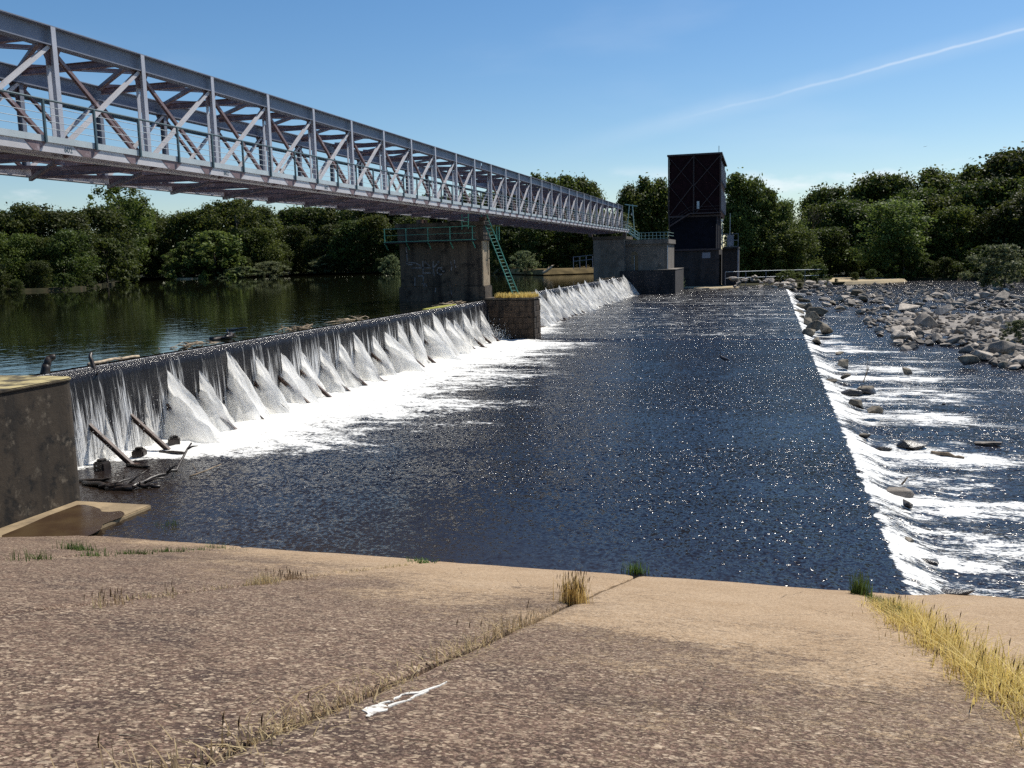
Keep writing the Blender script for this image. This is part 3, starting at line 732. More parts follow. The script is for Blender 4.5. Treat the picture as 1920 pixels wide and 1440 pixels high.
gr = [[(300, 230), (315, 340), (320, 470)], [(300, 510), (330, 495), (470, 510), (560, 555)], [(300, 495), (330, 535), (410, 540)], [(410, 600), (590, 598), (740, 595)],
      [(600, 480), (605, 600), (605, 700)], [(640, 490), (720, 560)], [(620, 690), (760, 690), (790, 690)], [(790, 480), (785, 600), (810, 740)], [(890, 490), (800, 590)],
      [(880, 480), (860, 520)], [(950, 590), (870, 600), (850, 660), (880, 705), (940, 715)], [(985, 660), (940, 650), (930, 600)], [(1170, 460), (1180, 540), (1195, 590)],
      [(1100, 490), (1130, 560), (1110, 640)], [(460, 780), (458, 930), (475, 1070)], [(610, 740), (612, 850), (645, 1070)], [(590, 880), (660, 890), (680, 960)],
      [(845, 970), (835, 1030)], [(1095, 930), (1120, 1000), (1130, 1070)], [(520, 745), (610, 740)]]
for ln in gr:
    mb = MB(); P_ = [gpt(*q) for q in ln]
    for a, b in zip(P_[:-1], P_[1:]):
        d = (b - a).normalized(); s_ = Vector((-d.z, 0, d.x)) * .045
        q = [a - s_ - d * .03, b - s_ + d * .03, b + s_ + d * .03, a + s_ - d * .03]
        fz = py0 - .004
        if a.z < plz and b.z < plz: fz = py0 - .144
        mb.add([(p.x, fz - k * .0, p.z) for p in q for k in (0,)], [(0, 1, 2, 3)])
    mb.build('graffiti_stroke', M['graffiti'], pier)

# --- gallery round the pier, and its ladders
gal = thing('pier_gallery', 'green railed inspection gallery hung on the graffiti pier', 'gallery', (-26, 70.9, 7))
gy = 70.75; gz = PY(800, 453, gy).z; gx0 = PY(719, 453, gy).x; gx1 = PY(888, 448, gy).x
mb = MB().span((gx0, gy, gz - .07), (gx1, py0 - .11, gz)).build('walkway', M['tower_base'], gal)
n = 5
for k in range(n):
    x = gx0 + .1 + (gx1 - gx0 - .2) * k / (n - 1)
    MB().beam((x, gy + .04, gz), (x, gy + .04, gz + 1.12), .06, .06).build('post', M['green'], gal)
    MB().beam((x, gy + .05, gz - .1), (x, py0 - .1, gz - .6), .06, .08).build('bracket', M['green'], gal)
for h, rr in ((1.14, .05), (.6, .03), (.06, .05)):
    MB().beam((gx0, gy + .04, gz + h), (gx1, gy + .04, gz + h), rr, rr).build('rail', M['green'], gal)
    MB().beam((gx1 - .03, gy + .07, gz + h), (gx1 - .03, gy + .78, gz + h), rr, rr).build('rail', M['green'], gal)
gal2 = thing('side_gallery', 'short green railed gallery stub on the far side of the graffiti pier', 'gallery', (-22.4, 73.6, 7))
sx = PY(925, 430, 73.8).x
MB().span((-22.4, 73.42, gz - .05), (sx + .3, 74.3, gz)).build('walkway', M['tower_base'], gal2)
for x in (-22.2, sx + .25):
    MB().beam((x, 73.9, gz), (x, 73.9, gz + 1.12), .06, .06).build('post', M['green'], gal2)
for h in (1.14, .6): MB().beam((-22.4, 73.9, gz + h), (sx + .3, 73.9, gz + h), .05, .05).build('rail', M['green_pale'], gal2)
def ladder(name, label, p0, p1, side, wdt, mat_, step=.3):
    p0, p1 = Vector(p0), Vector(p1); L = thing(name, label, 'ladder', p0); sd = Vector(side).normalized() * wdt / 2
    for s_ in (-1, 1): MB().beam(p0 + sd * s_, p1 + sd * s_, .045, .07).build('stile', mat_, L)
    k = int((p1 - p0).length / step); me = None
    for i in range(1, k):
        c = p0.lerp(p1, i / k)
        if me is None: me = MB().tube([-sd, sd], .02, 6).mesh('rung', mat_)
        put('rung', me, L, c - p0)
    return L
lf = PY(969, 544, 72.3); lt = PY(907, 402, 72.3)
ladder('ladder', 'long sloping green ladder from the grassy masonry block up to the bridge', (lf.x, 72.3, bz), (lt.x, 72.3, lt.z), (.75, .9, .1), .55, M['green'])
a = PY(872, 425, gy + .3); b = PY(872, 398, gy + .3)
ladder('ladder', 'short upright ladder between the pier gallery and the bridge deck', (a.x, gy + .3, gz + .9), (b.x, gy + .3, b.z + .2), (1, 0, 0), .55, M['green'])

# ================================================================== THE BRIDGE
TXN, TXF, WX = -23.0, -28.6, -21.85          # near truss, far truss, outer edge of the walkway
ZB, ZT = 10.49, 14.24                       # chord centre lines
PAN, CD, BD = 4.41, .64, .34                # panel, depth of top and bottom chords
DECK = 10.72
def trusses(label, posts, ya, yb, stencils):
    br = thing('truss_bridge', label, 'bridge', (-25.8, (ya + yb) / 2, PT), 'truss spans of the weir bridge')
    O = Vector(br.location)
    def rel(x, y, z): return Vector((x, y, z)) - O
    posts = sorted(posts)
    # chords
    for tx, nm in ((TXN, 'near'), (TXF, 'far')):
        MB().ibeam((tx, ya, ZT), (tx, yb, ZT), .42, CD, .035).build('top_chord', M['paint_grey'], br)
        MB().ibeam((tx, ya, ZB), (tx, yb, ZB), .40, BD, .035).build('bottom_chord', M['cream'], br)
    # shared pieces, modelled about their own middle
    hz = (ZT - CD / 2) - (ZB + BD / 2)
    pm = MB(); hw = .14
    zl, zh = ZB - BD / 2 + .04, ZT + CD / 2 - .04
    pm.beam((0.215, 0, zl), (0.215, 0, zh), .20, .025, (1, 0, 0)); pm.beam((.1, 0, ZB + BD / 2 + .005), (.1, 0, ZT - CD / 2 - .005), .02, .2, (1, 0, 0))
    pm.beam((-.1, 0, ZB + BD / 2 + .005), (-.1, 0, ZT - CD / 2 - .005), .18, .022, (1, 0, 0))
    post = pm.mesh('post', M['paint_pale'], org=(0, 0, PT))
    pk = MB(); pk.ibeam((0, 0, ZB + BD / 2 + .003), (0, 0, ZT - CD / 2 - .003), .2, .24, .025, (1, 0, 0))
    post_in = pk.mesh('post', M['paint_grey'], org=(0, 0, PT))
    hp = PAN / 2 - .12
    za, zc = ZB + BD / 2 + .02, ZT - CD / 2 - .02
    d_up = MB().ibeam((.06, -hp, za), (.06, hp, zc), .13, .13, .02, (1, 0, 0)).mesh('diagonal', M['cream'], org=(0, 0, PT))
    d_dn = MB().ibeam((-.09, -hp, zc), (-.09, hp, za), .12, .13, .018, (1, 0, 0)).mesh('diagonal', M['primer'], org=(0, 0, PT))
    gus = MB().extrude([(-.5, 0), (.5, 0), (.14, -.62), (-.14, -.62)], 'x', -.012, .012).mesh('gusset', M['primer'])
    wid = TXN - TXF
    strut = MB().ibeam((-wid + .2, 0, 0), (-.2, 0, 0), .22, .26, .02).mesh('top_strut', M['primer'])
    lat1 = MB().angle((-wid + .2, -hp, 0), (-.2, hp, 0), .15, .016).mesh('top_lateral', M['primer'])
    lat2 = MB().angle((-wid + .2, hp, -.16), (-.2, -hp, -.16), .15, .016).mesh('top_lateral', M['primer'])
    fb = MB().ibeam((-wid + .22, 0, 0), (-.22, 0, 0), .2, .36, .025).mesh('floor_beam', M['primer'])
    bl1 = MB().angle((-wid + .25, -hp, 0), (-.25, hp, 0), .13, .015).mesh('bottom_lateral', M['primer'])
    bl2 = MB().angle((-wid + .25, hp, -.14), (-.25, -hp, -.14), .13, .015).mesh('bottom_lateral', M['primer'])
    brk = MB().extrude([(.21, .14), (WX - TXN - .05, .14), (WX - TXN - .05, .02), (.21, -.20)], 'y', -.05, .05).mesh('bracket', M['primer'])
    for y in posts:
        for tx in (TXN, TXF):
            put('post', post if tx == TXN else post_in, br, rel(tx, y, PT))
            put('gusset', gus, br, rel(tx + (.03 if tx == TXN else -.03), y, ZT - CD / 2 + .02))
        put('top_strut', strut, br, rel(TXN, y, ZT + .1))
        put('floor_beam', fb, br, rel(TXN, y, ZB - .02))
        put('bracket', brk, br, rel(TXN, y, ZB + .02))
    for a, b in zip(posts[:-1], posts[1:]):
        y = (a + b) / 2
        for tx in (TXN, TXF):
            put('diagonal', d_up, br, rel(tx, y, PT)); put('diagonal', d_dn, br, rel(tx, y, PT))
        put('top_lateral', lat1, br, rel(TXN, y, ZT + .28)); put('top_lateral', lat2, br, rel(TXN, y, ZT + .28))
        put('bottom_lateral', bl1, br, rel(TXN, y, ZB - .2)); put('bottom_lateral', bl2, br, rel(TXN, y, ZB - .2))
    for x in (-24.6, -27.0):
        MB().ibeam((x, ya, ZB + .32), (x, yb, ZB + .32), .16, .22, .02).build('stringer', M['primer'], br)
        # gantry rails and conduit inside the trusses
    MB().beam((TXF + .35, ya, ZB + 1.45), (TXF + .35, yb, ZB + 1.45), .08, .12).build('conduit', M['rail'], br)
    MB().tube([(TXF - .3, ya, ZT - .75), (TXF - .3, yb, ZT - .75)], .07, 8).build('pipe', M['rail'], br)
    # walkway and railing
    wy0, wy1 = ya, yb
    for k in range(7):
        x = TXN + .30 + (WX - TXN - .36) * k / 6
        MB().span((x - .02, wy0, DECK - .10), (x + .02, wy1, DECK - .04)).build('grating_bar', M['primer'], br)
    MB().span((WX - .03, wy0 + .01, DECK - .43), (WX, wy1 - .01, DECK - .135)).build('edge_beam', M['cream'], br)
    gp = MB().extrude([(-.62, .145), (.62, .145), (.2, -.145), (-.2, -.145)], 'x', 0, .012).mesh('edge_shadow', M['primer'])  # dark plates added as the slanting bracket shadows on the pale edge beam
    for y in posts: put('edge_shadow', gp, br, rel(WX + .002, y, DECK - .283))
    gp2 = MB().extrude([(-.45, .145), (.45, .145), (.1, -.145), (-.1, -.145)], 'x', 0, .012).mesh('edge_shadow', M['primer'])  # smaller shadow-shaped plates midway between the posts
    for a, b in zip(posts[:-1], posts[1:]): put('edge_shadow', gp2, br, rel(WX + .002, (a + b) / 2, DECK - .283))
    MB().span((WX + .003, wy0, DECK - .13), (WX + .05, wy1, DECK + .07)).build('toe_board', M['rail_pale'], br)
    rp = MB().beam((0, 0, -.16), (0, 0, 1.15), .07, .07).mesh('rail_post', M['rail'])
    yy = []
    for a in posts: yy += [a + .35, a + .35 + PAN / 2]
    for y in yy:
        if wy0 + .1 < y < wy1 - .1: put('rail_post', rp, br, rel(WX + .09, y, DECK))
    MB().tube([(WX + .09, wy0, DECK + 1.15), (WX + .09, wy1, DECK + 1.15)], .036, 8).build('handrail', M['rail'], br)
    for h in (.28, .5, .72, .94):
        MB().tube([(WX + .09, wy0, DECK + h), (WX + .09, wy1, DECK + h)], .012, 5).build('mid_rail', M['rail_pale'], br)
    for h in (.55, 1.1):
        MB().tube([(TXF - .25, wy0, DECK + h), (TXF - .25, wy1, DECK + h)], .02, 5).build('mid_rail', M['rail_pale'], br)
    # stencilled numbers on the bottom chord
    for y in stencils:
        cu = bpy.data.curves.new('stencil_number', 'FONT'); cu.body = '602'; cu.size = .24; cu.extrude = .002; cu.align_x = 'CENTER'
        tmp = bpy.data.objects.new('t', cu); col.objects.link(tmp)
        dg = bpy.context.evaluated_depsgraph_get(); me = bpy.data.meshes.new_from_object(tmp.evaluated_get(dg)); bpy.data.objects.remove(tmp)
        me.materials.clear(); me.materials.append(M['rail'])
        put('stencil_number', me, br, rel(WX + .006, y, DECK - .36), (R(90), 0, R(90)))
    return br
PO1 = [69.6 - PAN * k for k in range(14)]; PO2 = [74.01 + PAN * k for k in range(17)]
trusses('near pale blue-grey steel truss span running out to the graffiti pier', PO1, PO1[-1] - .3, 71.9, [PO1[10] - .85 - PAN * 0 + 0, PO1[8] - .85, PO1[6] - .85])
trusses('far pale blue-grey steel truss span from the graffiti pier to the tower', PO2, 72.15, PO2[-1] + .25, [])
# bank seat for the near end, outside the picture
bs = thing('bank_block', 'concrete block under the near end of the truss bridge', 'abutment', (-26, 11, 0))
bevel(MB().span((-30.5, 9.0, -1), (-22.0, 13.4, PT + .25)).build('seat_block', M['pier'], bs), .06, 2)

# ================================================================== FAR ABUTMENT, TOWER
fa = thing('far_abutment', 'plain grey concrete abutment block under the far bridge end', 'abutment', (-26, 150, 0))
FY = 147.3
x0, x1 = PY(1112, 450, FY).x, PY(1170, 450, FY).x
zt_ = PY(1140, 449, FY).z
bevel(MB().span((x0, FY, -1), (x1, FY + 9, zt_)).build('wall', M['house'], fa), .05, 2)
bevel(MB().span((x0 - .1, FY - .12, zt_ + .003), (x1 + .1, FY + 9, zt_ + .5)).build('bearing_shelf', M['pier'], fa), .04, 2)
for x in (TXN, TXF): MB().span((x - .3, FY - .05 + .1, zt_ + .503), (x + .3, FY + .6, ZB - BD / 2 - .005)).build('bearing', M['rust'], fa)
lb_ = thing('quay_block', 'low dark concrete quay block below the arched doorway', 'quay', (-19, 149, 0))
qz = PY(1220, 507, FY - .6).z; qx1 = PY(1266, 520, FY - .6).x
bevel(MB().span((x1 - .6, FY - .6, -1), (qx1, FY + 14, qz)).build('block', M['tower_base'], lb_), .06, 2)
bevel(MB().span((-18.2, FY - .7, qz + .003), (qx1 + .06, FY + 14, qz + .12)).build('coping', M['house'], lb_), .03, 2)
gh = thing('gate_house', 'low rendered gate house with an arched doorway beside the tower', 'building', (-20, 152, 0))
BY = 149.2
bx0, bx1 = x1 + .02, PY(1251, 470, BY).x; bz0, bz1 = qz + .004, PY(1210, 458, BY).z
da, db = PY(1182, 480, BY).x, PY(1196, 480, BY).x; dz = PY(1188, 479, BY).z; dr_ = (db - da) / 2; dc = (da + db) / 2
outl = [(bx0, bz0), (da, bz0), (da, dz)] + [(dc - dr_ * math.cos(t_), dz + dr_ * math.sin(t_)) for t_ in np.linspace(0, math.pi, 12)][1:-1] + [(db, dz), (db, bz0), (bx1, bz0), (bx1, bz1), (bx0, bz1)]
MB().extrude(outl, 'y', BY, BY + .45).build('front_wall', M['house'], gh)
MB().span((bx0, BY + .453, bz0), (bx0 + .4, BY + 11, bz1)).build('side_wall', M['house'], gh); MB().span((bx1 - .4, BY + .453, bz0), (bx1, BY + 11, bz1)).build('side_wall', M['house'], gh)
MB().span((bx0 + .41, BY + 10.5, bz0), (bx1 - .41, BY + 10.95, bz1)).build('back_wall', M['house'], gh)
rz = PY(1220, 449, BY).z
bevel(MB().span((bx0 - .01, BY - .35, bz1 + .003), (bx1 + .25, BY + 11.2, rz)).build('roof_slab', M['house'], gh), .05, 2)
bevel(MB().span((bx0 - .01, BY - .12, bz1 - .3), (bx1 + .1, BY - .003, bz1)).build('cornice', M['house'], gh), .03)
arch = [(dc - dr_ * math.cos(t_), dz + dr_ * math.sin(t_)) for t_ in np.linspace(0, math.pi, 12)]
dl = MB().extrude([(da + .01, bz0 + .01), (dc - .03, bz0 + .01), (dc - .03, dz - .02), (da + .01, dz - .02)], 'y', BY + .2, BY + .26).build('door_leaf', M['house'], gh)
MB().span((da + .12, BY + .19, bz0 + 1.1), (dc - .12, BY + .198, dz - .15)).build('pane', M['glass'], dl)
fan = MB().extrude(arch, 'y', BY + .22, BY + .25).build('fanlight', M['glass'], gh)
MB().span((da, BY + .15, dz - .02), (db, BY + .215, dz + .06)).build('transom', M['house'], gh)
MB().span((dc - .03, BY + .12, bz0 + .01), (dc + .05, BY + .19, dz - .022)).build('door_post', M['rail_pale'], gh)
MB().span((dc + .05, BY + .44, bz0 + .01), (db, BY + .46, dz)).build('dark_opening', M['glass'], gh)
MB().tube([(bx1 + .06, BY - .06, bz0 + .1), (bx1 + .06, BY - .06, bz1 - .3)], .06, 6).build('downpipe', M['rail_pale'], gh)
# roof railing and stair
rr = thing('roof_railing', 'pale green railing along the gate house roof edge', 'railing', (bx1 - 2, BY, rz))
ra, rbx = PY(1196, 440, BY).x, bx1 + .12
for k in range(9):
    x = ra + (rbx - ra) * k / 8; MB().beam((x, BY - .2, rz + .002), (x, BY - .2, rz + 1.1), .06, .06).build('post', M['green_pale'], rr)
for h in (1.12, .62, .14): MB().beam((ra, BY - .2, rz + h), (rbx, BY - .2, rz + h), .055, .055).build('rail', M['green_pale'], rr)
for h in (1.12, .62): MB().beam((rbx, BY - .2, rz + h), (rbx, BY + 9, rz + h), .055, .055).build('rail', M['green_pale'], rr)
st = thing('bridge_stair', 'pale green steel stair from the bridge deck down to the gate house roof', 'stair', (ra, BY, rz))
s0 = Vector((PY(1173, 425, BY - .6).x, BY - .6, DECK)); s1_ = Vector((ra + .2, BY - .6, rz + .02))
for dy in (0, 1.0):
    MB().beam(s0 + Vector((0, dy, 0)), s1_ + Vector((0, dy, 0)), .06, .24).build('stringer', M['green_pale'], st)
    for h in (1.05, .55): MB().beam(s0 + Vector((0, dy, h)), s1_ + Vector((0, dy, h)), .06, .06).build('rail', M['green_pale'], st)
    for k in range(4): q = s0.lerp(s1_, k / 3); MB().beam(q + Vector((0, dy, .1)), q + Vector((0, dy, 1.05)), .06, .06).build('post', M['green_pale'], st)
for k in range(1, 9):
    q = s0.lerp(s1_, k / 9); MB().box(q + Vector((0, .5, .02)), (.3, .9, .04)).build('tread', M['green_pale'], st)
# hoist frame at the bridge end
hf = thing('hoist_frame', 'slim grey-green steel hoist frame standing at the far bridge end', 'hoist', (-24, 148.2, DECK))
hx = [PY(1174, 420, 148.2).x, PY(1190, 420, 148.2).x]; htx = PY(1182, 384, 148.2)
for x in hx: MB().beam((x, 148.2, zt_ + .5), (htx.x + (x - hx[0]) * .35 - .15, 148.2, htx.z), .12, .12).build('leg', M['green_pale'], hf)
MB().beam((htx.x - .9, 148.2, htx.z + .1), (htx.x + 1.1, 148.2, htx.z - .25), .14, .14).build('arm', M['green_pale'], hf)
MB().tube([(htx.x + .25, 148.2, htx.z - .1), (htx.x + .25, 148.2, htx.z - 1.3)], .025, 5).build('chain', M['rail'], hf)
MB().tube([(htx.x + .25 + .12 * math.cos(a), 148.2, htx.z - 1.5 + .16 * math.sin(a)) for a in np.linspace(1.6, 6.6, 9)], .04, 6).build('hook', M['rail_pale'], hf)

tw = thing('lift_tower', 'tall dark maroon and navy steel-clad tower with crossed braces', 'tower', (-13.8, 178, 0))
TY = 172.0; tx0, tx1 = PY(1252.5, 400, TY).x, PY(1352, 400, TY).x
TL = 19.0; tg = .7
z_top = PY(1300, 288, TY).z; z_mid = PY(1310, 405, TY).z; z_low = PY(1310, 468, TY).z
tc_ = PY(1300.5, 350, TY).x
bevel(MB().span((tx0 + .35, TY + .35, tg - 2), (tx1 - .35, TY + TL, z_low)).build('base', M['tower_base'], tw), .1, 2)
MB().span((tx0 + .3, TY + .3, z_low + .003), (tx1 - .9, TY + TL, z_mid)).build('lower_cladding', M['tower_blue'], tw)
MB().span((tx0 + .25, TY + .25, z_mid + .003), (tx1 - .3, TY + TL, z_top - .3)).build('upper_cladding', M['tower_red'], tw)
MB().extrude([(TY - .15, z_top - .3), (TY + TL + .3, z_top - .9), (TY + TL + .3, z_top - .7), (TY - .15, z_top)], 'x', tx0 - .15, tx1 + .15).build('roof', M['tower_steel'], tw)
for x in (tx0 + .12, tc_, tx1 - .15):
    MB().ibeam((x, TY + .12, z_mid), (x, TY + .12, z_top - .32), .3, .24, .03, (1, 0, 0)).build('column', M['tower_steel'], tw)
for x in (tx0 + .2, tx1 - .6, tx1 - .15): MB().beam((x, TY + .15, z_low), (x, TY + .15, z_mid - .01), .24, .2).build('column', M['tower_steel'], tw)
zs = [z_mid + .3, (z_mid + z_top) / 2, z_top - .6]
for a, b in ((tx0 + .28, tc_ - .16), (tc_ + .16, tx1 - .3)):
    for c, d in zip(zs[:-1], zs[1:]):
        MB().beam((a, TY + .17, c), (b, TY + .17, d), .12, .22, (0, 1, 0)).build('brace', M['tower_steel'], tw)
        MB().beam((a, TY + .08, d), (b, TY + .08, c), .06, .22, (0, 1, 0)).build('brace', M['tower_steel'], tw)
for z in (z_mid, z_low): MB().beam((tx0 + .05, TY + .02, z), (tx1 - .05, TY + .02, z), .2, .32).build('girder', M['tower_steel'], tw)
# side face: rows of vertical ribs that catch the sun
for row, (c, d) in enumerate(((z_mid + 1.2, zs[1] - .6), (zs[1] + .9, z_top - 1.5))):
    for k in range(9):
        y = TY + 1.0 + k * 2.05
        MB().span((tx1 - .298, y, c - .06 * k), (tx1 + .02, y + .35, d - .09 * k)).build('rib', M['paint_grey'], tw)
# outside stair, landing and lamp
la, lb2 = PY(1293, 399, TY - 1), PY(1351, 397, TY - 1); sf = PY(1256, 424, TY - 1)
ld = MB().span((la.x, TY - 1.3, la.z - .25), (lb2.x, TY - .02, la.z - .05)).build('landing', M['tower_steel'], tw)
for h in (1.05, .5): MB().beam((la.x, TY - 1.25, la.z + h), (lb2.x, TY - 1.25, la.z + h), .05, .05).build('rail', M['tower_steel'], ld)
fl = MB().beam((sf.x, TY - .8, sf.z), (la.x, TY - .8, la.z - .15), .9, .25).build('stair_flight', M['tower_steel'], tw)
for h in (1.0, .5): MB().beam((sf.x, TY - 1.25, sf.z + h), (la.x, TY - 1.25, la.z + h), .05, .05).build('rail', M['tower_steel'], fl)
q = PY(1309, 381, TY - .3); MB().span((q.x - .22, TY - .5, q.z - 1.0), (q.x + .22, TY - .2, q.z + .35)).build('meter_cabinet', M['rail_pale'], tw)
q = PY(1324, 479, TY); MB().span((q.x - .75, TY + .25, q.z - .5), (q.x + .75, TY + .348, q.z + .55)).build('wall_plate', M['paint_grey'], tw)
q = PY(1348, 285, TY + .6); MB().tube([(q.x, TY + .6, z_top - .05), (q.x, TY + .6, z_top + 1.2)], .05, 6).build('antenna', M['tower_steel'], tw)
q = PY(1354, 415, TY); MB().tube([(q.x, TY - .1, q.z), (q.x, TY - .1, z_low + .4)], .06, 6).build('conduit', M['rail_pale'], tw)
MB().box((q.x, TY - .2, q.z + .15), (.35, .4, .35)).build('lamp', M['white_paint'], tw)
an = thing('tower_annex', 'small grey annex with a railed balcony against the side of the tower', 'annex', (-7, 176, 0))
a0, a1 = tx1 + .15, PY(1384, 480, 174).x; az = PY(1370, 466, 174).z
bevel(MB().span((a0, 174, tg - 2), (a1, 182, az)).build('wall', M['tower_base'], an), .05)
MB().span((a0, 173.0, az + .003), (a1 + .1, 182, az + .25)).build('balcony_slab', M['tower_base'], an)
azr = PY(1370, 438, 173).z - az - .25
for k in range(4):
    x = a0 + .1 + (a1 - a0 - .1) * k / 3; MB().beam((x, 173.1, az + .25), (x, 173.1, az + .25 + azr), .07, .07).build('post', M['paint_grey'], an)
for h in (.98, .5, .05): MB().beam((a0, 173.1, az + .25 + azr * h), (a1 + .1, 173.1, az + .25 + azr * h), .07, .07).build('rail', M['paint_grey'], an)
MB().span((a0 + .9, 173.2, az + .5), (a1 - .8, 173.26, az + azr)).build('panel', M['paint_grey'], an)
MB().beam((a1 + .02, 173.6, az - .02), (a1 + .02, 173.6, tg), .22, .22).build('column', M['paint_grey'], an)
q = PY(1369, 400, 174); MB().tube([(q.x, 174, az + .25), (q.x, 174, q.z)], .05, 6).build('mast', M['rail_pale'], an)
# pipe rails along the bank
pr = thing('bank_railing', 'pale pipe railing on the bank above the rock heap by the tower', 'railing', (0, 172, 1))
pa, pb = PY(1360, 510, 171), PY(1545, 505, 186)
for dz_ in (0, -1.15):
    MB().tube([(pa.x, 171, pa.z + dz_), ((pa.x + pb.x) / 2, 178.5, (pa.z + pb.z) / 2 + dz_ + .05), (pb.x, 186, pb.z + dz_)], .05, 6).build('rail', M['rail_pale'], pr)
for k in range(6):
    t_ = k / 5; x, y, z = pa.x + (pb.x - pa.x) * t_, 171 + 15 * t_, pa.z + (pb.z - pa.z) * t_
    MB().beam((x, y, -.1), (x, y, z), .1, .1).build('post', M['paint_grey'], pr)
br_ = thing('bank_fence', 'grey timber rail fence on the grassy reservoir bank by the far abutment', 'fence', (-32, 158, POOL))
fa0, fa1 = PY(1075, 482, 160), PY(1111, 478, 160)
for k in range(4):
    x = fa0.x + (fa1.x - fa0.x) * k / 3; MB().beam((x, 160, PY(1090, 504, 160).z), (x, 160, fa0.z + .1), .1, .1).build('post', M['paint_grey'], br_)
for dz_ in (0, -.75): MB().beam((fa0.x, 159.9, fa0.z + dz_), (fa1.x, 159.9, fa1.z + dz_), .06, .1).build('rail', M['paint_grey'], br_)

# ================================================================== ROCKS
def rock_mesh(seed, mat_, flat=.6):
    r_ = random.Random(seed); bm = bmesh.new()
    for k in range(r_.randint(11, 16)):
        v = Vector((r_.gauss(0, 1), r_.gauss(0, 1), r_.gauss(0, 1))).normalized() * r_.uniform(.8, 1.05)
        bm.verts.new((v.x * .5, v.y * .5 * r_.uniform(.7, 1.0), v.z * .5 * flat))
    res = bmesh.ops.convex_hull(bm, input=bm.verts)
    bmesh.ops.delete(bm, geom=[g for g in res['geom_interior'] if isinstance(g, bmesh.types.BMVert)], context='VERTS')
    bmesh.ops.dissolve_limit(bm, angle_limit=.32, verts=bm.verts, edges=bm.edges)
    bmesh.ops.bevel(bm, geom=list(bm.edges), offset=.028, segments=1, affect='EDGES', clamp_overlap=True)
    m = bpy.data.meshes.new('boulder'); bm.to_mesh(m); bm.free(); m.materials.append(mat_); return m
RK = [rock_mesh(100 + k, M['rock'], (.45, .6, .8)[k % 3]) for k in range(16)]
RW = [rock_mesh(200 + k, M['rock_wet'], .6) for k in range(8)]
def inpoly(x, y, P):
    c = False; j = len(P) - 1
    for i in range(len(P)):
        if (P[i][1] > y) != (P[j][1] > y) and x < (P[j][0] - P[i][0]) * (y - P[i][1]) / (P[j][1] - P[i][1]) + P[i][0]: c = not c
        j = i
    return c
t = NT('gravel_and_cobbles')
v = t.voro(3.2); c = t.mix(t.ramp(t.sep(v.outputs['Color'])[0], 0, 1), (.20, .175, .15), (.42, .37, .31))
v2 = t.voro(9.0); c = t.mix(t.math('MULTIPLY', t.ramp(v2.outputs['Distance'], .35, .7), .6), c, (.06, .05, .045))
c = t.mix(t.math('MULTIPLY', t.ramp(t.noise(.35, 4), .5, .6), .75), c, (.05, .05, .055))
M['gravel'] = t.done(t.bsdf(c, .85, t.bump(t.math('SUBTRACT', 1.0, t.math('ADD', v.outputs['Distance'], t.math('MULTIPLY', v2.outputs['Distance'], .4))), 1.0, .12)))
FIELD = [(1490, 548), (1560, 536), (1700, 530), (1860, 532), (1945, 548), (1945, 692), (1870, 688), (1800, 655), (1745, 645), (1700, 655), (1642, 626), (1612, 596), (1600, 570), (1560, 556)]
GB = [(1620, 575), (1570, 545), (1700, 531), (1860, 532), (1940, 548), (1925, 645), (1880, 645), (1800, 630), (1720, 622), (1660, 600)]
polysheet('gravel_bar', [(p.x, p.y) for p in [PZ(x, y, -.4) for x, y in GB]], -.45, M['gravel'], .5)
def boulder(p, s, zs=None, label='angular grey boulder in the rock field beside the rapids', group='boulders of the rock field', lib=RK, sink=.3):
    m = random.choice(lib); o = put('boulder', m, None, (p.x, p.y, p.z + s * (.28 - sink)),
                                    (random.uniform(-.35, .35), random.uniform(-.35, .35), random.uniform(0, 6.28)),
                                    (s * random.uniform(.95, 1.25), s * random.uniform(.75, 1.0), s * random.uniform(.75, 1.0)))
    return tag(o, label, 'boulder', group)
FARL = [(1484, 546), (1560, 537), (1650, 556), (1612, 592), (1545, 574)]
for k in range(38):
    while True:
        x, y = random.uniform(1484, 1650), random.uniform(537, 592)
        if inpoly(x, y, FARL): break
    boulder(PZ(x, y, -.35), random.uniform(.9, 2.0), sink=random.uniform(.05, .25))
n = 0
for (x, y, wpx) in ((1685, 640, 46), (1712, 636, 38), (1738, 615, 52), (1650, 622, 22), (1665, 610, 20), (1700, 583, 52), (1770, 590, 40), (1860, 668, 30), (1895, 668, 40), (1820, 610, 34),
                    (1880, 566, 40), (1845, 560, 30), (1870, 604, 30), (1790, 645, 42), (1755, 640, 36), (1915, 660, 30), (1636, 610, 16), (1800, 570, 26), (1725, 600, 30)):
    p = PZ(x, y, -.42); boulder(p, wpx * p.y / 1680 * 1.05, sink=.12)
while n < 190:
    x, y = random.uniform(1490, 1945), random.uniform(530, 692)
    if not inpoly(x, y, FIELD): continue
    p = PZ(x, y, -.42); s = min(2.6, max(.6, random.lognormvariate(.16, .45)))
    if y < 560: s *= 1.2
    boulder(p, s, sink=random.uniform(.1, .32)); n += 1
mb = MB(); small = [rock_mesh(300 + k, M['rock'], .65) for k in range(6)]
sv = [([v.co.copy() for v in m.vertices], [tuple(f.vertices) for f in m.polygons]) for m in small]
k = 0
WIDE = [(min(a, 1946) if a < 1940 else 2140, b) for a, b in FIELD]
while k < 1400:
    x, y = random.uniform(1490, 2140), random.uniform(530, 692)
    if not inpoly(x, y, WIDE): continue
    p = PZ(x, y, -.42); s = random.uniform(.3, .95) * (1 if y > 570 else 1.35)
    rm = Matrix.Rotation(random.uniform(0, 6.28), 3, 'Z') @ Matrix.Rotation(random.uniform(-.5, .5), 3, 'X')
    vv, ff = random.choice(sv); mb.add([rm @ q * s + Vector((p.x, p.y, p.z + s * .1)) for q in vv], ff); k += 1
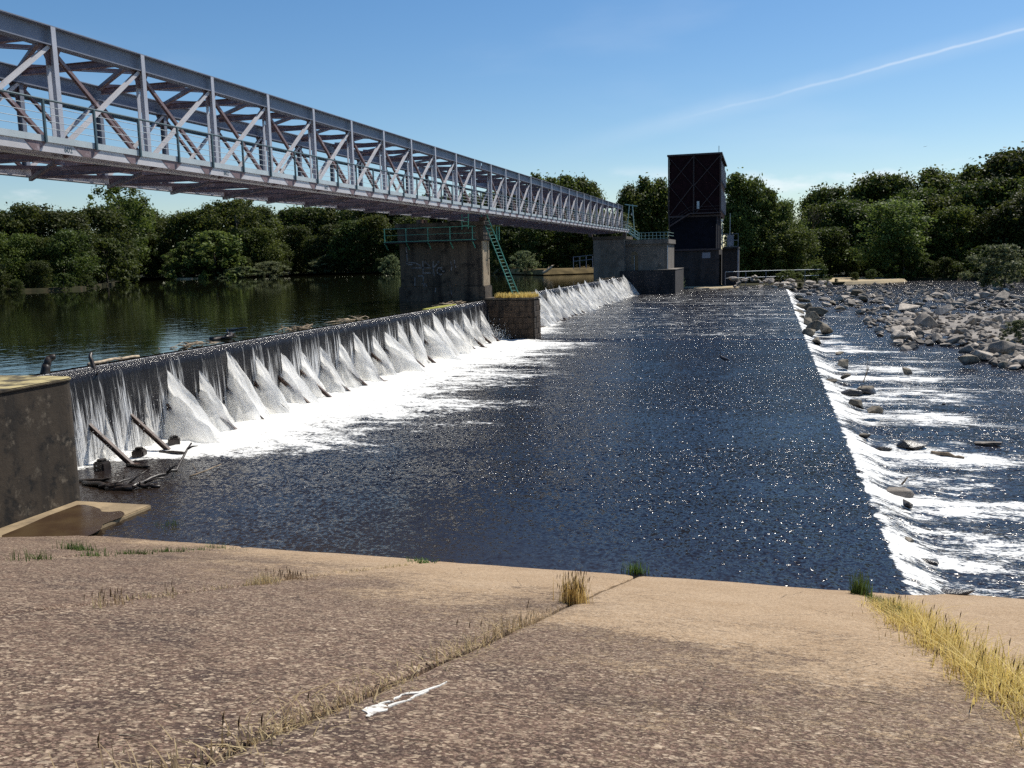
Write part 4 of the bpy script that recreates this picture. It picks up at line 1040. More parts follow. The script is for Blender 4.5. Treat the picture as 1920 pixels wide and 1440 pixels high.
o = mb.build('rubble', M['rock'], fix=False); stuff(o, 'loose smaller stones filling the rock field', 'rubble')
# heap of quarry stone by the tower
for k in range(62):
    u = random.random(); x = 1368 + 190 * u; hgt = random.random()
    q = PZ(x, 543 - 3 * u, .3); s = random.uniform(1.0, 2.0)
    p = Vector((q.x, q.y + 3.5 * hgt + random.uniform(-.4, .6), .35 + 2.2 * hgt * (1 - .5 * u) * random.uniform(.7, 1.1)))
    boulder(p, s, label='pale broken quarry stone heaped on the bank beside the tower', group='stone heap by the tower', sink=.2)
# stones along the lip of the apron
for (x, y, wpx) in ((1497, 562, 14), (1508, 570, 18), (1502, 578, 14), (1515, 583, 20), (1500, 590, 16), (1530, 594, 30), (1505, 600, 14), (1520, 605, 34), (1538, 590, 22), (1512, 612, 26), (1528, 622, 36), (1545, 626, 26), (1516, 633, 26), (1533, 646, 22),
                    (1562, 572, 14), (1570, 582, 12), (1620, 565, 16), (1607, 556, 20), (1585, 690, 26), (1700, 702, 18), (1815, 682, 26), (1880, 690, 20), (1560, 720, 16), (1610, 765, 26), (1640, 780, 30), (1588, 712, 20), (1622, 822, 20), (1700, 950, 22), (1702, 1020, 22), (1575, 668, 14), (1770, 760, 10)):
    p = PZ(x, y, -.3); boulder(p, wpx * p.y / 1680 * 1.45, lib=RW, label='dark wet stone in the white water along the apron lip', group='wet stones along the apron lip', sink=.08)
def special(x, y, wpx, label, sc=(1, .7, .6), wet=True, seed=0, z=-.35, rot=0, sink=0.0):
    p = PZ(x, y, z); s = wpx * p.y / 1680
    m = rock_mesh(500 + seed, M['rock_wet'] if wet else M['rock'], .8)
    o = put('boulder', m, None, (p.x, p.y, p.z - s * .03 - sink), (.1, -.1, rot), (s * sc[0] * 1.1, s * sc[1] * 1.1, s * sc[2] * 1.1)); return tag(o, label, 'boulder')
special(1625, 735, 52, 'rounded brown boulder with a snagged stick amid the white rapids', (1, .8, .75), True, 1)
special(1596, 737, 44, 'low dark boulder beside the stick-snagged boulder in the rapids', (1, .7, .5), True, 2)
special(1706, 836, 62, 'flat split tan boulder at the edge of the smooth dark eddy', (1.1, .8, .5), True, 3, rot=.4)
special(1645, 840, 52, 'low black boulder awash beside the flat split boulder', (1, .6, .4), True, 4)
special(1682, 925, 60, 'smooth tan boulder with a thin stick leaning up from it', (1.05, .8, .55), False, 5)
special(1678, 992, 84, 'broad black boulder half under the lip of the apron', (1.1, 1.0, .42), True, 6, z=-.3, sink=.02)
special(1735, 1056, 66, 'glistening black boulder in the nearest white rapids', (1.1, .8, .55), True, 7)
special(1785, 1108, 66, 'brown boulder awash beside the concrete bank foot', (1.2, .7, .35), True, 8)
special(1852, 830, 44, 'low tan rock showing in the dark smooth river', (1.2, .7, .3), False, 9)
special(1892, 672, 54, 'big pale squared boulder standing out of the river edge', (1, .8, .8), False, 10, z=-.5)
special(1848, 664, 42, 'pale square-faced boulder next to the big squared boulder', (1, .8, .85), False, 11, z=-.5)

# ================================================================== DRIFTWOOD AND SMALL THINGS ON THE WATER
def limb(name, pts, r0, r1, mat_, label, cat, group=None, twigs=0, seed=1):
    r_ = random.Random(seed); pts = [Vector(p) for p in pts]; base = pts[0].copy()
    t_ = thing(name, label, cat, base, group)
    P = []
    for a, b in zip(pts[:-1], pts[1:]):
        for k in range(4): P.append(a.lerp(b, k / 4) + Vector((r_.uniform(-1, 1), r_.uniform(-1, 1), r_.uniform(-1, 1))) * r0 * (.1 if 'stump' in name else .4))
    P.append(pts[-1]); n_ = len(P)
    MB().tube(P, [r0 + (r1 - r0) * i / (n_ - 1) for i in range(n_)], 7).build('stem', mat_, t_, True)
    for k in range(twigs):
        i = r_.randint(2, n_ - 2); d = (P[i + 1] - P[i]).normalized(); s_ = Vector((r_.uniform(-1, 1), r_.uniform(-1, 1), r_.uniform(-.1, .9))).normalized()
        L = r_.uniform(.3, .9); e = P[i] + (d * .6 + s_ * .8) * L
        MB().tube([P[i], P[i].lerp(e, .5) + Vector((0, 0, .04)), e], [r0 * .4, r0 * .3, r0 * .12], 5).build('twig', mat_, t_, True)
    return t_
def wz(x, y, z): p = PZ(x, y, z); return (p.x, p.y, z)
limb('driftwood_branch', [wz(200, 917, .02), wz(245, 916, .06), wz(285, 898, .12), wz(330, 880, .25), (PZ(362, 872, 0).x, PZ(362, 872, 0).y, .75)], .10, .03, M['wood_wet'], 'long forked driftwood branch rising from the shallows near the abutment', 'branch', None, 4, 3)
limb('driftwood_branch', [wz(160, 905, .04), wz(210, 912, .1), wz(262, 910, .08), wz(300, 912, .03)], .09, .05, M['wood_wet'], 'black waterlogged branch lying flat between abutment and forked branch', 'branch', None, 3, 4)
limb('driftwood_branch', [wz(185, 914, .05), wz(215, 906, .16), wz(248, 896, .2)], .05, .02, M['wood_wet'], 'thin dark stick crossing the waterlogged branch by the abutment', 'branch', None, 2, 5)
limb('driftwood_branch', [wz(355, 894, .03), wz(385, 883, .1), wz(415, 870, .06)], .03, .015, M['wood'], 'thin pale stick afloat beyond the forked branch', 'branch', None, 1, 6)
limb('driftwood_branch', [wz(240, 872, .04), wz(280, 874, .07)], .07, .05, M['wood_wet'], 'short black log in the shallow foam behind the anchor blocks', 'log', None, 0, 7)
limb('driftwood_branch', [wz(300, 847, .03), wz(345, 849, .06)], .07, .05, M['wood_wet'], 'black log lying past the third anchor block in the foam', 'log', None, 0, 8)
limb('driftwood_branch', [wz(150, 902, .02), wz(205, 898, .06)], .08, .04, M['wood_wet'], 'dark log touching the stained abutment wall at the waterline', 'log', None, 1, 9)
# flotsam caught on the crest: piles of sticks
def flotsam(x, y, n_, L, spread, label, seed, pale=.4):
    r_ = random.Random(seed); q = PZ(x, y, CREST); c = Vector((max(min(q.x, -23.0), -23.6), q.y, CREST))
    t_ = thing('flotsam', label, 'flotsam', c)
    for k in range(n_):
        a = r_.uniform(-.5, .5) + math.pi / 2 + r_.choice((0, 0, 0, 1.2)); l_ = L * r_.uniform(.4, 1.2)
        o_ = c + Vector((r_.gauss(-.25, .22), r_.gauss(0, spread), r_.uniform(.0, .16)))
        d = Vector((math.cos(a), math.sin(a), r_.gauss(0, .16))) * l_ / 2
        MB().tube([o_ - d, o_ + Vector((0, 0, r_.uniform(0, .05))), o_ + d], [r_.uniform(.01, .03), r_.uniform(.01, .035), .008], 5).build('stick', M['wood_pale'] if r_.random() < pale else M['wood'], t_, True)
flotsam(338, 650, 26, 1.0, .7, 'pile of pale sticks caught on the crest near the curved black stump', 21, .35)
flotsam(513, 618, 34, 1.1, .9, 'tangled heap of brown sticks caught on the weir crest', 22, .3)
flotsam(612, 603, 16, 1.6, 1.2, 'bleached branch with twigs resting on the weir crest', 23, .7)
flotsam(815, 572, 22, 1.4, 1.6, 'sticks gathered on the crest beneath the graffiti pier', 24, .5)
flotsam(1140, 523, 20, 1.6, 6.0, 'dark twigs strewn along the crest of the far weir bay', 25, .2)
limb('floating_log', [wz(395, 637, POOL + .03), wz(425, 632, POOL + .1), wz(437, 627, POOL + .16)], .14, .09, M['wood_wet'], 'dark log drifting on the reservoir just above the crest', 'log', None, 3, 31)
limb('floating_log', [wz(425, 620, POOL + .02), wz(462, 614, POOL + .05)], .05, .03, M['wood_wet'], 'thin dark stick afloat behind the drifting log', 'branch', None, 0, 32)
limb('floating_plank', [wz(165, 684, POOL + .02), wz(215, 674, POOL + .06), wz(260, 668, POOL + .03)], .06, .05, M['wood_pale'], 'long pale pole floating along the crest by the abutment', 'pole', None, 1, 33)
p = PZ(275, 690, CREST); c = Vector((-22.9, p.y, CREST))
limb('black_stump', [c + Vector((.32, 0, -1.0)), c + Vector((.2, 0, -.2)), c + Vector((-.02, .05, .35)), c + Vector((-.1, .22, .5))], .11, .05, M['wood_wet'], 'curved black stump hooked over the weir crest', 'stump', None, 1, 34)
p = PX(92, 704, -23.1)
limb('black_stump', [Vector((-23.2, p.y - .1, 3.1)), Vector((-23.2, p.y, 3.45)), Vector((-23.15, p.y + .1, 3.68)), Vector((-23.05, p.y + .28, 3.73))], .17, .09, M['wood_wet'], 'short black knobbed stump standing behind the mossy abutment top', 'stump', None, 0, 35)
q = PZ(778, 577, CREST); mb = MB()
ms = bpy.data.meshes.new('moss_mat')
r_ = random.Random(3); ring = [(math.cos(a) * .38 * r_.uniform(.8, 1.1), math.sin(a) * 3.4 * r_.uniform(.8, 1.1)) for a in np.linspace(0, 6.283, 22)[:-1]]
mb.extrude(ring, 'z', 0, .08); t = NT('yellow_moss'); mm = t.done(t.bsdf(t.mix(t.noise(3, 5), (.20, .21, .03), (.42, .40, .09)), .95, t.bump(t.noise(20, 3), .6, .03)))
o = bevel(mb.build('moss_mat', mm), .03, 2); o.location = (-23.15, q.y, CREST + .005); tag(o, 'yellow-green moss mat lying on the weir crest before the graffiti pier', 'moss')
limb('stranded_trunk', [(*PY(1018, 507, 166).xy, POOL + .5), (*PY(1028, 500, 166).xy, POOL + 1.1), (*PY(1036, 496, 166).xy, POOL + 1.9)], .28, .16, M['wood_pale'], 'bleached forked trunk stranded on the far reservoir bank', 'trunk', None, 4, 36)
limb('river_log', [wz(1745, 850, -.42), wz(1770, 852, -.36), wz(1808, 859, -.42)], .09, .05, M['wood'], 'thin brown log lying in the smooth dark eddy', 'log', None, 0, 37)
p = PZ(1690, 915, -.3); limb('leaning_stick', [p + Vector((0, 0, .1)), PY(1702, 895, p.y)], .03, .02, M['wood'], 'thin stick leaning up from the smooth tan boulder', 'stick', None, 0, 38)
p = PZ(1618, 728, -.2); limb('leaning_stick', [p + Vector((0, 0, .3)), p + Vector((.25, .1, 1.0))], .03, .012, M['wood'], 'twiggy stick snagged on the rounded brown boulder', 'stick', None, 4, 39)

# --- wading birds
def bird(name, label, p, s, face, hunched, mat_):
    """one continuous body: legs, teardrop trunk, S-shaped neck, head and bill"""
    mb = MB(); dx = face
    tr = [(-.36, .40), (-.24, .45), (-.08, .50), (.08, .56), (.17, .62), (.22, .70)]; rr_ = [.012, .06, .105, .10, .065, .038]
    nk = [(.25, .80), (.21, .90), (.23, 1.0), (.30, 1.05), (.36, 1.045), (.52, 1.02)] if not hunched else [(.27, .68), (.22, .74), (.24, .80), (.31, .83), (.36, .825), (.5, .80)]
    P = [Vector((dx * a, 0, b)) for a, b in tr + nk]; rad = rr_ + [.03, .027, .03, .036, .026, .004]
    mb.tube([q * s for q in P], [q * s for q in rad], 8)
    for sd in (-1, 1):
        mb.tube([Vector((dx * -.02, sd * .045, .47)) * s, Vector((dx * -.06, sd * .05, .22)) * s, Vector((dx * -.02, sd * .05, -.08)) * s], [.016 * s, .011 * s, .009 * s], 5)
    o_ = mb.build(name, mat_, None, True); o_.location = p; return tag(o_, label, 'bird')
b1 = PZ(1357, 688, 0); bird('heron', 'grey heron wading with raised neck in the middle of the apron', b1, .95, -1, False, M['feather'])
b2 = PZ(1431, 565, .3); bird('heron', 'dark heron standing far off on the apron near the rock heap', b2, 1.25, 1, False, M['feather']).rotation_euler = (0, 0, R(70))
b3 = PZ(1451, 641, .0); bird('heron', 'small pale wading bird standing on the fold line of the apron', b3 + Vector((0, 0, .06)), .62, -1, True, M['feather_pale'])
def flyer(p, s, label):
    mb = MB(); mb.tube([Vector((-.5, 0, 0)) * s, Vector((-.2, 0, .02)) * s, Vector((.3, 0, .02)) * s, Vector((.5, 0, 0)) * s], [.02 * s, .09 * s, .08 * s, .01 * s], 6)
    for sd in (-1, 1):
        mb.add([Vector(q) * s for q in ((.2, sd * .06, .05), (.25, sd * .7, .28), (-.05, sd * 1.2, .12), (-.15, sd * .06, .05), (.2, sd * .06, .03), (-.15, sd * .06, .03))], [(0, 1, 2, 3), (4, 5, 2, 1)])
    o_ = mb.build('flying_bird', M['feather'], None, True); o_.location = p; o_.rotation_euler[2] = 1.0
    return tag(o_, label, 'bird')
flyer(PY(1735, 275, 120), .22, 'tiny dark bird flying above the right tree line')
flyer(PY(1818, 297, 130), .16, 'speck of a bird just over the dense tree tops')

# ================================================================== TREES
def leaf_mesh(name, cent, rad, nleaf, size, mat_, seed, up=.35):
    g = np.random.default_rng(seed); C = np.array(cent); Rr = np.array(rad); k = len(C)
    wgt = Rr ** 2; pick = g.choice(k, nleaf, p=wgt / wgt.sum())
    d = g.normal(size=(nleaf, 3)); d /= np.linalg.norm(d, axis=1)[:, None]
    rr_ = Rr[pick] * np.abs(g.normal(.72, .36, nleaf))
    P = C[pick] + d * rr_[:, None] * np.array([1, 1, .82])
    nrm = d * .7 + g.normal(size=(nleaf, 3)) * .6 + np.array([0, 0, up]); nrm /= np.linalg.norm(nrm, axis=1)[:, None]
    a = np.cross(nrm, g.normal(size=(nleaf, 3))); a /= np.linalg.norm(a, axis=1)[:, None]; b = np.cross(nrm, a)
    s_ = size * g.uniform(.6, 1.35, nleaf)[:, None]
    V = np.stack([P - a * s_, P + b * s_ * .55 + nrm * s_ * .12, P + a * s_, P - b * s_ * .55 + nrm * s_ * .12], 1).reshape(-1, 3)
    m = bpy.data.meshes.new(name); m.vertices.add(nleaf * 4); m.vertices.foreach_set('co', V.astype(np.float32).ravel())
    m.loops.add(nleaf * 4); m.loops.foreach_set('vertex_index', np.arange(nleaf * 4, dtype=np.int32))
    m.polygons.add(nleaf); m.polygons.foreach_set('loop_start', np.arange(0, nleaf * 4, 4, dtype=np.int32)); m.polygons.foreach_set('loop_total', np.full(nleaf, 4, dtype=np.int32))
    ct = g.uniform(0, 1, k); ti = np.clip(ct[pick] * .6 + g.uniform(0, .5, nleaf) - .05, 0, 1)
    at = m.attributes.new('tint', 'FLOAT', 'POINT'); at.data.foreach_set('value', np.repeat(ti, 4).astype(np.float32))
    m.materials.append(mat_); m.update(calc_edges=True); m.validate(); return m
def crown_pts(seed, H, W, lo, n_, kind):
    r_ = random.Random(seed); C = []; Rr = []
    while len(C) < n_:
        t_ = r_.random() ** .8; z = lo + (H - lo) * t_
        if kind == 'round': prof = math.sqrt(max(0, 1 - (2 * t_ - .85) ** 2 / 1.5)) if t_ < 1 else 0
        elif kind == 'tall': prof = (1 - t_) ** .55 * .8 + .15 * (t_ < .9)
        elif kind == 'loose': prof = math.sqrt(max(0.02, 1 - (2 * t_ - 1.1) ** 2 / 1.6))
        else: prof = math.sqrt(max(0, 1 - t_ ** 2))
        a = r_.uniform(0, 6.283); q = W / 2 * prof * (r_.random() ** .45) * (1 + .25 * math.sin(3 * a + seed))
        cr = H * (.035 + .075 * r_.random() ** 2) * (1.25 if kind == 'round' else 1.0) * (.85 if kind == 'loose' else 1)
        C.append((q * math.cos(a), q * math.sin(a), min(z, H - cr))); Rr.append(cr)
    return C, Rr
def trunk_mesh(seed, H, W, C, r0):
    r_ = random.Random(seed + 5); mb = MB()
    P = [Vector((0, 0, -.6))] + [Vector((r_.gauss(0, .02 * H) * k / 5, r_.gauss(0, .02 * H) * k / 5, H * .8 * k / 5)) for k in range(1, 6)]
    mb.tube(P, [r0 * 1.3, r0, r0 * .8, r0 * .6, r0 * .38, r0 * .15], 8)
    for k in range(9):
        c = Vector(r_.choice(C)); t_ = min(.75, max(.12, c.z / H - .2)); i = t_ * 5 / .8; a = P[min(5, int(i) + 1)]
        mid = a.lerp(c, .5) + Vector((0, 0, .05 * H)); mb.tube([a, mid, c], [r0 * .4, r0 * .25, r0 * .08], 5)
    return mb.mesh('trunk', M['bark'], True)
KINDS = {}
def kind(key, H, W, lo, ncl, nleaf, size, mat_, form, seeds):
    KINDS[key] = []
    for s_ in seeds:
        C, Rr = crown_pts(s_, H, W, lo, ncl, form)
        KINDS[key].append((leaf_mesh('crown', C, Rr, nleaf, size, mat_, s_), trunk_mesh(s_, H, W, C, H * .018), H, W))
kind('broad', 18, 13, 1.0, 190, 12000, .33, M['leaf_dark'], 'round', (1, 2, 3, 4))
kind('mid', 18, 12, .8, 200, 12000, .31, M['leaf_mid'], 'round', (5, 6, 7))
kind('tall', 22, 9, 1.0, 170, 10000, .34, M['leaf_mid'], 'tall', (8, 9, 10))
kind('loose', 20, 12, 4.0, 90, 4800, .34, M['leaf_mid'], 'loose', (11, 12))
kind('bush', 6, 9, .0, 150, 9000, .16, M['leaf_willow'], 'dome', (13, 14, 15))
kind('green_bush', 6, 9, .0, 150, 9000, .17, M['leaf_dark'], 'dome', (16, 17))
kind('fresh_bush', 6, 9, .0, 150, 9000, .17, M['leaf_lit'], 'dome', (18, 19))
kind('fresh', 18, 12, .8, 200, 12000, .30, M['leaf_lit'], 'round', (20, 21))
def tree(key, px_, ptop, Y, zb, label, cat, group=None, wpx=None, name='tree'):
    cm, tm, H, W = random.choice(KINDS[key]); x = PY(px_, 520, Y).x; top = PY(px_, ptop, Y).z; h = max(1.0, top - zb); s_ = h / H
    e = put(name, None, None, (x, Y, zb), (0, 0, random.uniform(0, 6.28)))
    sx = s_ * random.uniform(.9, 1.12) if wpx is None else (wpx * math.hypot(x, Y) / 1680) / W
    e.scale = (sx, sx, s_); tag(e, label, cat, group)
    put('trunk', tm, e); put('crown', cm, e); return e
def prof(P, x): return float(np.interp(x, [a for a, b in P], [b for a, b in P]))
PL = [(-300, 380), (0, 384), (60, 380), (190, 382), (215, 372), (262, 380), (300, 402), (330, 400), (360, 385), (430, 380), (465, 372), (520, 398), (570, 385), (620, 378), (700, 366), (800, 372), (950, 352), (990, 338)]
bx_ = [a for a, b in bank_px]; by_ = [p.y for p in lb]
LBL = {'broad': 'dark broadleaf tree %s', 'mid': 'mid-green leafy tree %s', 'tall': 'tall narrow poplar-like tree %s', 'green_bush': 'rounded dark thicket %s'}
def shore_row(x0, x1, dy, low, keys, step_m, where, zb=POOL + .1):
    x = x0
    while x < x1:
        Yb = float(np.interp(x, bx_, by_)) + dy + random.uniform(-2, 2); D = Yb / .9
        k = random.choice(keys); tree(k, x, prof(PL, x) + low * random.uniform(.6, 1.3) + random.uniform(-6, 8), Yb, zb, LBL[k] % where, 'tree', 'trees ' + where)
        x += step_m * 1680 / D * random.uniform(.75, 1.2)
shore_row(-140, 250, .6, 118, ['green_bush', 'broad'], 3.2, 'overhanging the water on the left shore of the reservoir', POOL - .4)
shore_row(-120, 265, 7, 50, ['broad', 'mid'], 4.6, 'in the front row of the left reservoir shore')
shore_row(-160, 275, 20, 4, ['broad', 'broad', 'mid'], 5.5, 'in the back row of the left reservoir shore')
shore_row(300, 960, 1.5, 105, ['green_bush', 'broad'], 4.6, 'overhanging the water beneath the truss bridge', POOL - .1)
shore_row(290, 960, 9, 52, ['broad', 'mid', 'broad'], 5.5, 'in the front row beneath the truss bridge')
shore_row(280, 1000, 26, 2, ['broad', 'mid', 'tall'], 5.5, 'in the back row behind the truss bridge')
tree('loose', 236, 343, float(np.interp(236, bx_, by_)) + 6, POOL + .3, 'tall open-crowned tree rising over the left wooded shore', 'tree')
tree('loose', 452, 372, 240, POOL + .3, 'open-crowned tree topping the shore wood beneath the bridge', 'tree')
for k, (x, tp) in enumerate(((1008, 324), (1035, 330), (1062, 326), (1092, 330), (1112, 340))):
    tree('tall', x, tp, 205 + 4 * k, POOL + .3, 'tall poplar standing behind the far truss span', 'tree', 'poplars behind the far truss span', 62)
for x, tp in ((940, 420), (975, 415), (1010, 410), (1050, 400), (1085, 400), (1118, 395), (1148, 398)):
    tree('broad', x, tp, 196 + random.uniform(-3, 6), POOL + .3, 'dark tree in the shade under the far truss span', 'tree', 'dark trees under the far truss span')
for k, (x, tp, wd) in enumerate(((1180, 345, 62), (1208, 330, 66), (1238, 333, 60), (1170, 380, 50), (1222, 360, 70))):
    tree('tall' if k < 3 else 'broad', x, tp, 207 + 3 * k, .1, 'leafy tree standing behind the gate house left of the tower', 'tree', 'trees behind the gate house', wd)
for k, (x, tp, wd) in enumerate(((1378, 322, 60), (1405, 330, 70), (1436, 352, 66), (1468, 372, 60), (1395, 395, 80), (1445, 410, 80), (1490, 425, 70))):
    tree('tall' if k in (0, 2) else 'fresh', x, tp, 212 - 6 * (k > 3) + k, .1, ('tall bright green tree rising just past the right side of the tower' if k in (0, 2) else 'rounded bright green tree just past the right side of the tower'), 'tree', 'trees to the right of the tower', wd)
PR = [(1500, 392), (1525, 352), (1575, 340), (1610, 346), (1640, 325), (1690, 332), (1730, 305), (1765, 318), (1800, 300), (1850, 296), (1880, 272), (1920, 272), (2200, 250)]
def right_row(x0, x1, Y0, Y1, low, keys, stp, zb, row):
    x = x0
    while x < x1:
        Y = (Y0 + (Y1 - Y0) * (x - x0) / (x1 - x0) if Y0 else float(np.interp(x, [a for a, b in rb_px], [q.y for q in rb])) + 3) + random.uniform(-2, 2); k = random.choice(keys)
        tree(k, x, prof(PR, x) + low * random.uniform(.7, 1.25) + random.uniform(-5, 8), Y, zb, {'broad': 'dark dense tree', 'mid': 'mid-green tree', 'tall': 'narrow tree', 'green_bush': 'dark thicket'}[k] + ' in the ' + row + ' of the wood behind the rock field', 'tree', 'trees in the ' + row + ' behind the rock field')
        x += stp * 1680 / Y * random.uniform(.75, 1.2)
right_row(1520, 2060, 262, 250, 2, ['broad', 'mid', 'tall'], 6.0, 0.0, 'tall top row')
right_row(1505, 2060, 248, 236, 45, ['broad', 'mid'], 6.5, 0.0, 'upper row')
right_row(1500, 2060, 236, 226, 105, ['broad', 'broad', 'mid'], 6.5, 0.0, 'lower row')
right_row(1500, 2060, 0, 0, 178, ['green_bush', 'broad'], 3.6, -.1, 'water-edge row')
tree('fresh', 1680, 372, 226, 1.0, 'sunlit pale green tree standing forward of the right bank wood', 'tree', None, 110)
tree('bush', 1884, 458, 166, -.3, 'big grey-green willow bush on the edge of the rock field', 'bush', None, 118, 'willow_bush')
tree('fresh_bush', 402, 432, 226, POOL, 'large rounded green willow at the reservoir edge by the sand spit', 'tree', None, 165, 'willow_tree')
tree('bush', 622, 478, 250, POOL, 'pale rounded willow bush at the reservoir edge beneath the bridge', 'bush', None, 96, 'willow_bush')
tree('bush', 505, 490, 226, POOL, 'low grey-green bush next to the large rounded willow', 'bush', None, 80, 'willow_bush')
tree('bush', 455, 500, 222, POOL, 'low scrub at the foot of the large rounded willow', 'bush', None, 80, 'willow_bush')
tree('bush', 985, 470, 178, POOL + .4, 'pale green bush on the bank seen past the green ladder', 'bush', None, 62, 'willow_bush')
tree('bush', 735, 478, 225, POOL + .2, 'pale green bush seen beside the upstream edge of the pier', 'bush', None, 46, 'willow_bush')
tree('fresh_bush', 1478, 506, 171, 1.6, 'rounded green bush growing in the stone heap by the tower', 'bush', None, 48, 'willow_bush')
tree('bush', 1272, 517, 163, .5, 'straggly pale shrub at the corner of the quay block', 'bush', None, 26, 'willow_bush')
tree('bush', 1915, 600, 72, -.35, 'low olive shrub among the boulders of the rock field', 'bush', None, 50, 'willow_bush')
# bare dead tree
dt = PY(1508, 440, 225); e = tag(put('dead_tree', None, None, (dt.x, 225, 1)), 'leafless dead tree standing in the gap of the tree line', 'tree')
mb = MB(); r_ = random.Random(9); Ht = PY(1508, 366, 225).z - 1
def grow(a, d, L, rad, lev):
    b = a + d * L; mb.tube([a, a.lerp(b, .5) + Vector((r_.gauss(0, .03), r_.gauss(0, .03), 0)) * L, b], [rad, rad * .8, rad * .6], 5)
    if lev:
        for k in range(3): grow(a.lerp(b, r_.uniform(.6, 1)), (d + Vector((r_.gauss(0, .45), r_.gauss(0, .45), .12))).normalized(), L * .62, rad * .55, lev - 1)
grow(Vector((dt.x, 225, 1)), Vector((0, 0, 1)), Ht * .45, .26, 4)
mb.build('branches', M['bark'], e, True)

# ================================================================== GRASS IN THE JOINTS
def blades(roots, hs, mat_, seed, lean=.5, wdt=.006, name='grass', parent=None, fall=0.0):
    g = np.random.default_rng(seed); n_ = len(roots); Rt = np.array(roots); hh = np.array(hs)
    az = g.uniform(0, 6.283, n_); ln = np.abs(g.normal(0, lean, n_)) * hh
    D = np.stack([np.cos(az), np.sin(az), np.zeros(n_)], 1); S = np.stack([-np.sin(az), np.cos(az), np.zeros(n_)], 1) * (wdt * g.uniform(.6, 1.4, n_))[:, None]
    V = []; lv = [0, .4, .75, 1.0]
    for t_ in lv:
        P = Rt + D * (ln * t_ ** 1.8)[:, None] + np.array([0, 0, 1]) * (hh * (t_ - (.22 + fall) * t_ ** 3 * np.clip(ln / hh, 0, 1.5)))[:, None]
        ws = S * (1 - .85 * t_); V += [P - ws, P + ws]
    V = np.stack(V, 1); nv = 8; f = []
    for i in range(n_):
        b = i * nv; f += [(b, b + 1, b + 3, b + 2), (b + 2, b + 3, b + 5, b + 4), (b + 4, b + 5, b + 7, b + 6)]
    m = bpy.data.meshes.new(name); m.from_pydata(V.reshape(-1, 3).tolist(), [], f)
    a = m.attributes.new('tint', 'FLOAT', 'POINT'); a.data.foreach_set('value', np.repeat(g.uniform(0, 1, n_), nv).astype(np.float32))
    m.materials.append(mat_); return m, V[:, 6], hh
def sgz(x, y): return slope_z(y) - .03
def clump(cx, cy, n_, h, sp, mat_, label, seed, lean=.35, cat='grass', name='grass_tuft', group=None, seeds=False, wdt=.007, sy=None):
    g = random.Random(seed); roots = []; hs = []
    for k in range(n_):
        x, y = g.gauss(0, sp), g.gauss(0, sy or sp); roots.append((x, y, -SLOPE * y - .03)); hs.append(h * g.uniform(.45, 1.1))
    e_ = put(name, None, None, (cx, cy, slope_z(cy))); tag(e_, label, cat, group)
    m, tips, hh = blades(roots, hs, mat_, seed, lean, wdt); stuff(put('blades', m, e_))
    if seeds:
        mb = MB()
        for k in range(0, n_, 3):
            p = Vector(tips[k]); mb.tube([p - Vector((0, 0, .03)), p + Vector((.004, 0, .015)), p + Vector((.01, .004, .05))], [.002, .005, .001], 5)
        o_ = stuff(mb.build('seed_heads', M['seed'], None, True)); o_.parent = e_
    return e_
q = PS(322, 1009); clump(q.x, q.y, 240, .52, .16, M['grass_green'], 'tall green grass tuft at the waterline near the concrete pad', 1, .35, wdt=.010, sy=.1)
q = PS(1193, 1078); clump(q.x, q.y, 140, .36, .11, M['grass_green'], 'dark green tuft at the waterline in the middle of the bank', 2, .35, wdt=.010, sy=.08)
q = PS(1612, 1113); clump(q.x, q.y, 150, .46, .09, M['grass_green'], 'upright green tuft where the golden grass joint meets the water', 3, .25, wdt=.009)
q = PS(785, 1053); clump(q.x, q.y, 90, .14, .16, M['grass_green'], 'flat little green plant on the bare tan slab edge', 4, .8, wdt=.012)
q = PS(1077, 1130); clump(q.x, q.y, 260, .46, .09, M['grass_dry'], 'upright golden barley-like clump standing alone in a joint', 5, .2, seeds=True)
q = PS(495, 1094); clump(q.x, q.y, 120, .20, .10, M['grass_pale'], 'pale dry tuft in the short cross crack on the left slabs', 6, .4)
q = PS(545, 1086); clump(q.x, q.y, 130, .17, .16, M['grass_pale'], 'straggly dry tuft beside the pale tuft on the left slabs', 7, .5, seeds=True)
for k, (x, y, hh, n_) in enumerate(((72, 1048, .2, 60), (30, 1052, .26, 22), (140, 1030, .24, 110), (158, 1032, .14, 80), (178, 1042, .18, 70), (240, 1038, .13, 70), (262, 1038, .14, 70), (310, 1034, .13, 60), (335, 1034, .12, 50), (368, 1031, .12, 50), (408, 1028, .2, 30), (435, 1030, .1, 40))):
    q = PS(x, y); clump(q.x, q.y, n_, hh, .13, M['grass_green'], 'small green weed rooted in the joint nearest the abutment', 20 + k, .5, 'weed', 'weed', 'weeds in the joint nearest the abutment', wdt=.008)
for k, (x, y) in enumerate(((182, 1140), (225, 1132), (320, 1120), (205, 1136))):
    q = PS(x, y); clump(q.x, q.y, 16, .2, .05, M['grass_pale'], 'thin dry stalks rooted in the left slab crack', 50 + k, .35, 'weed', 'weed', 'dry stalks in the left slab crack', True, .005)
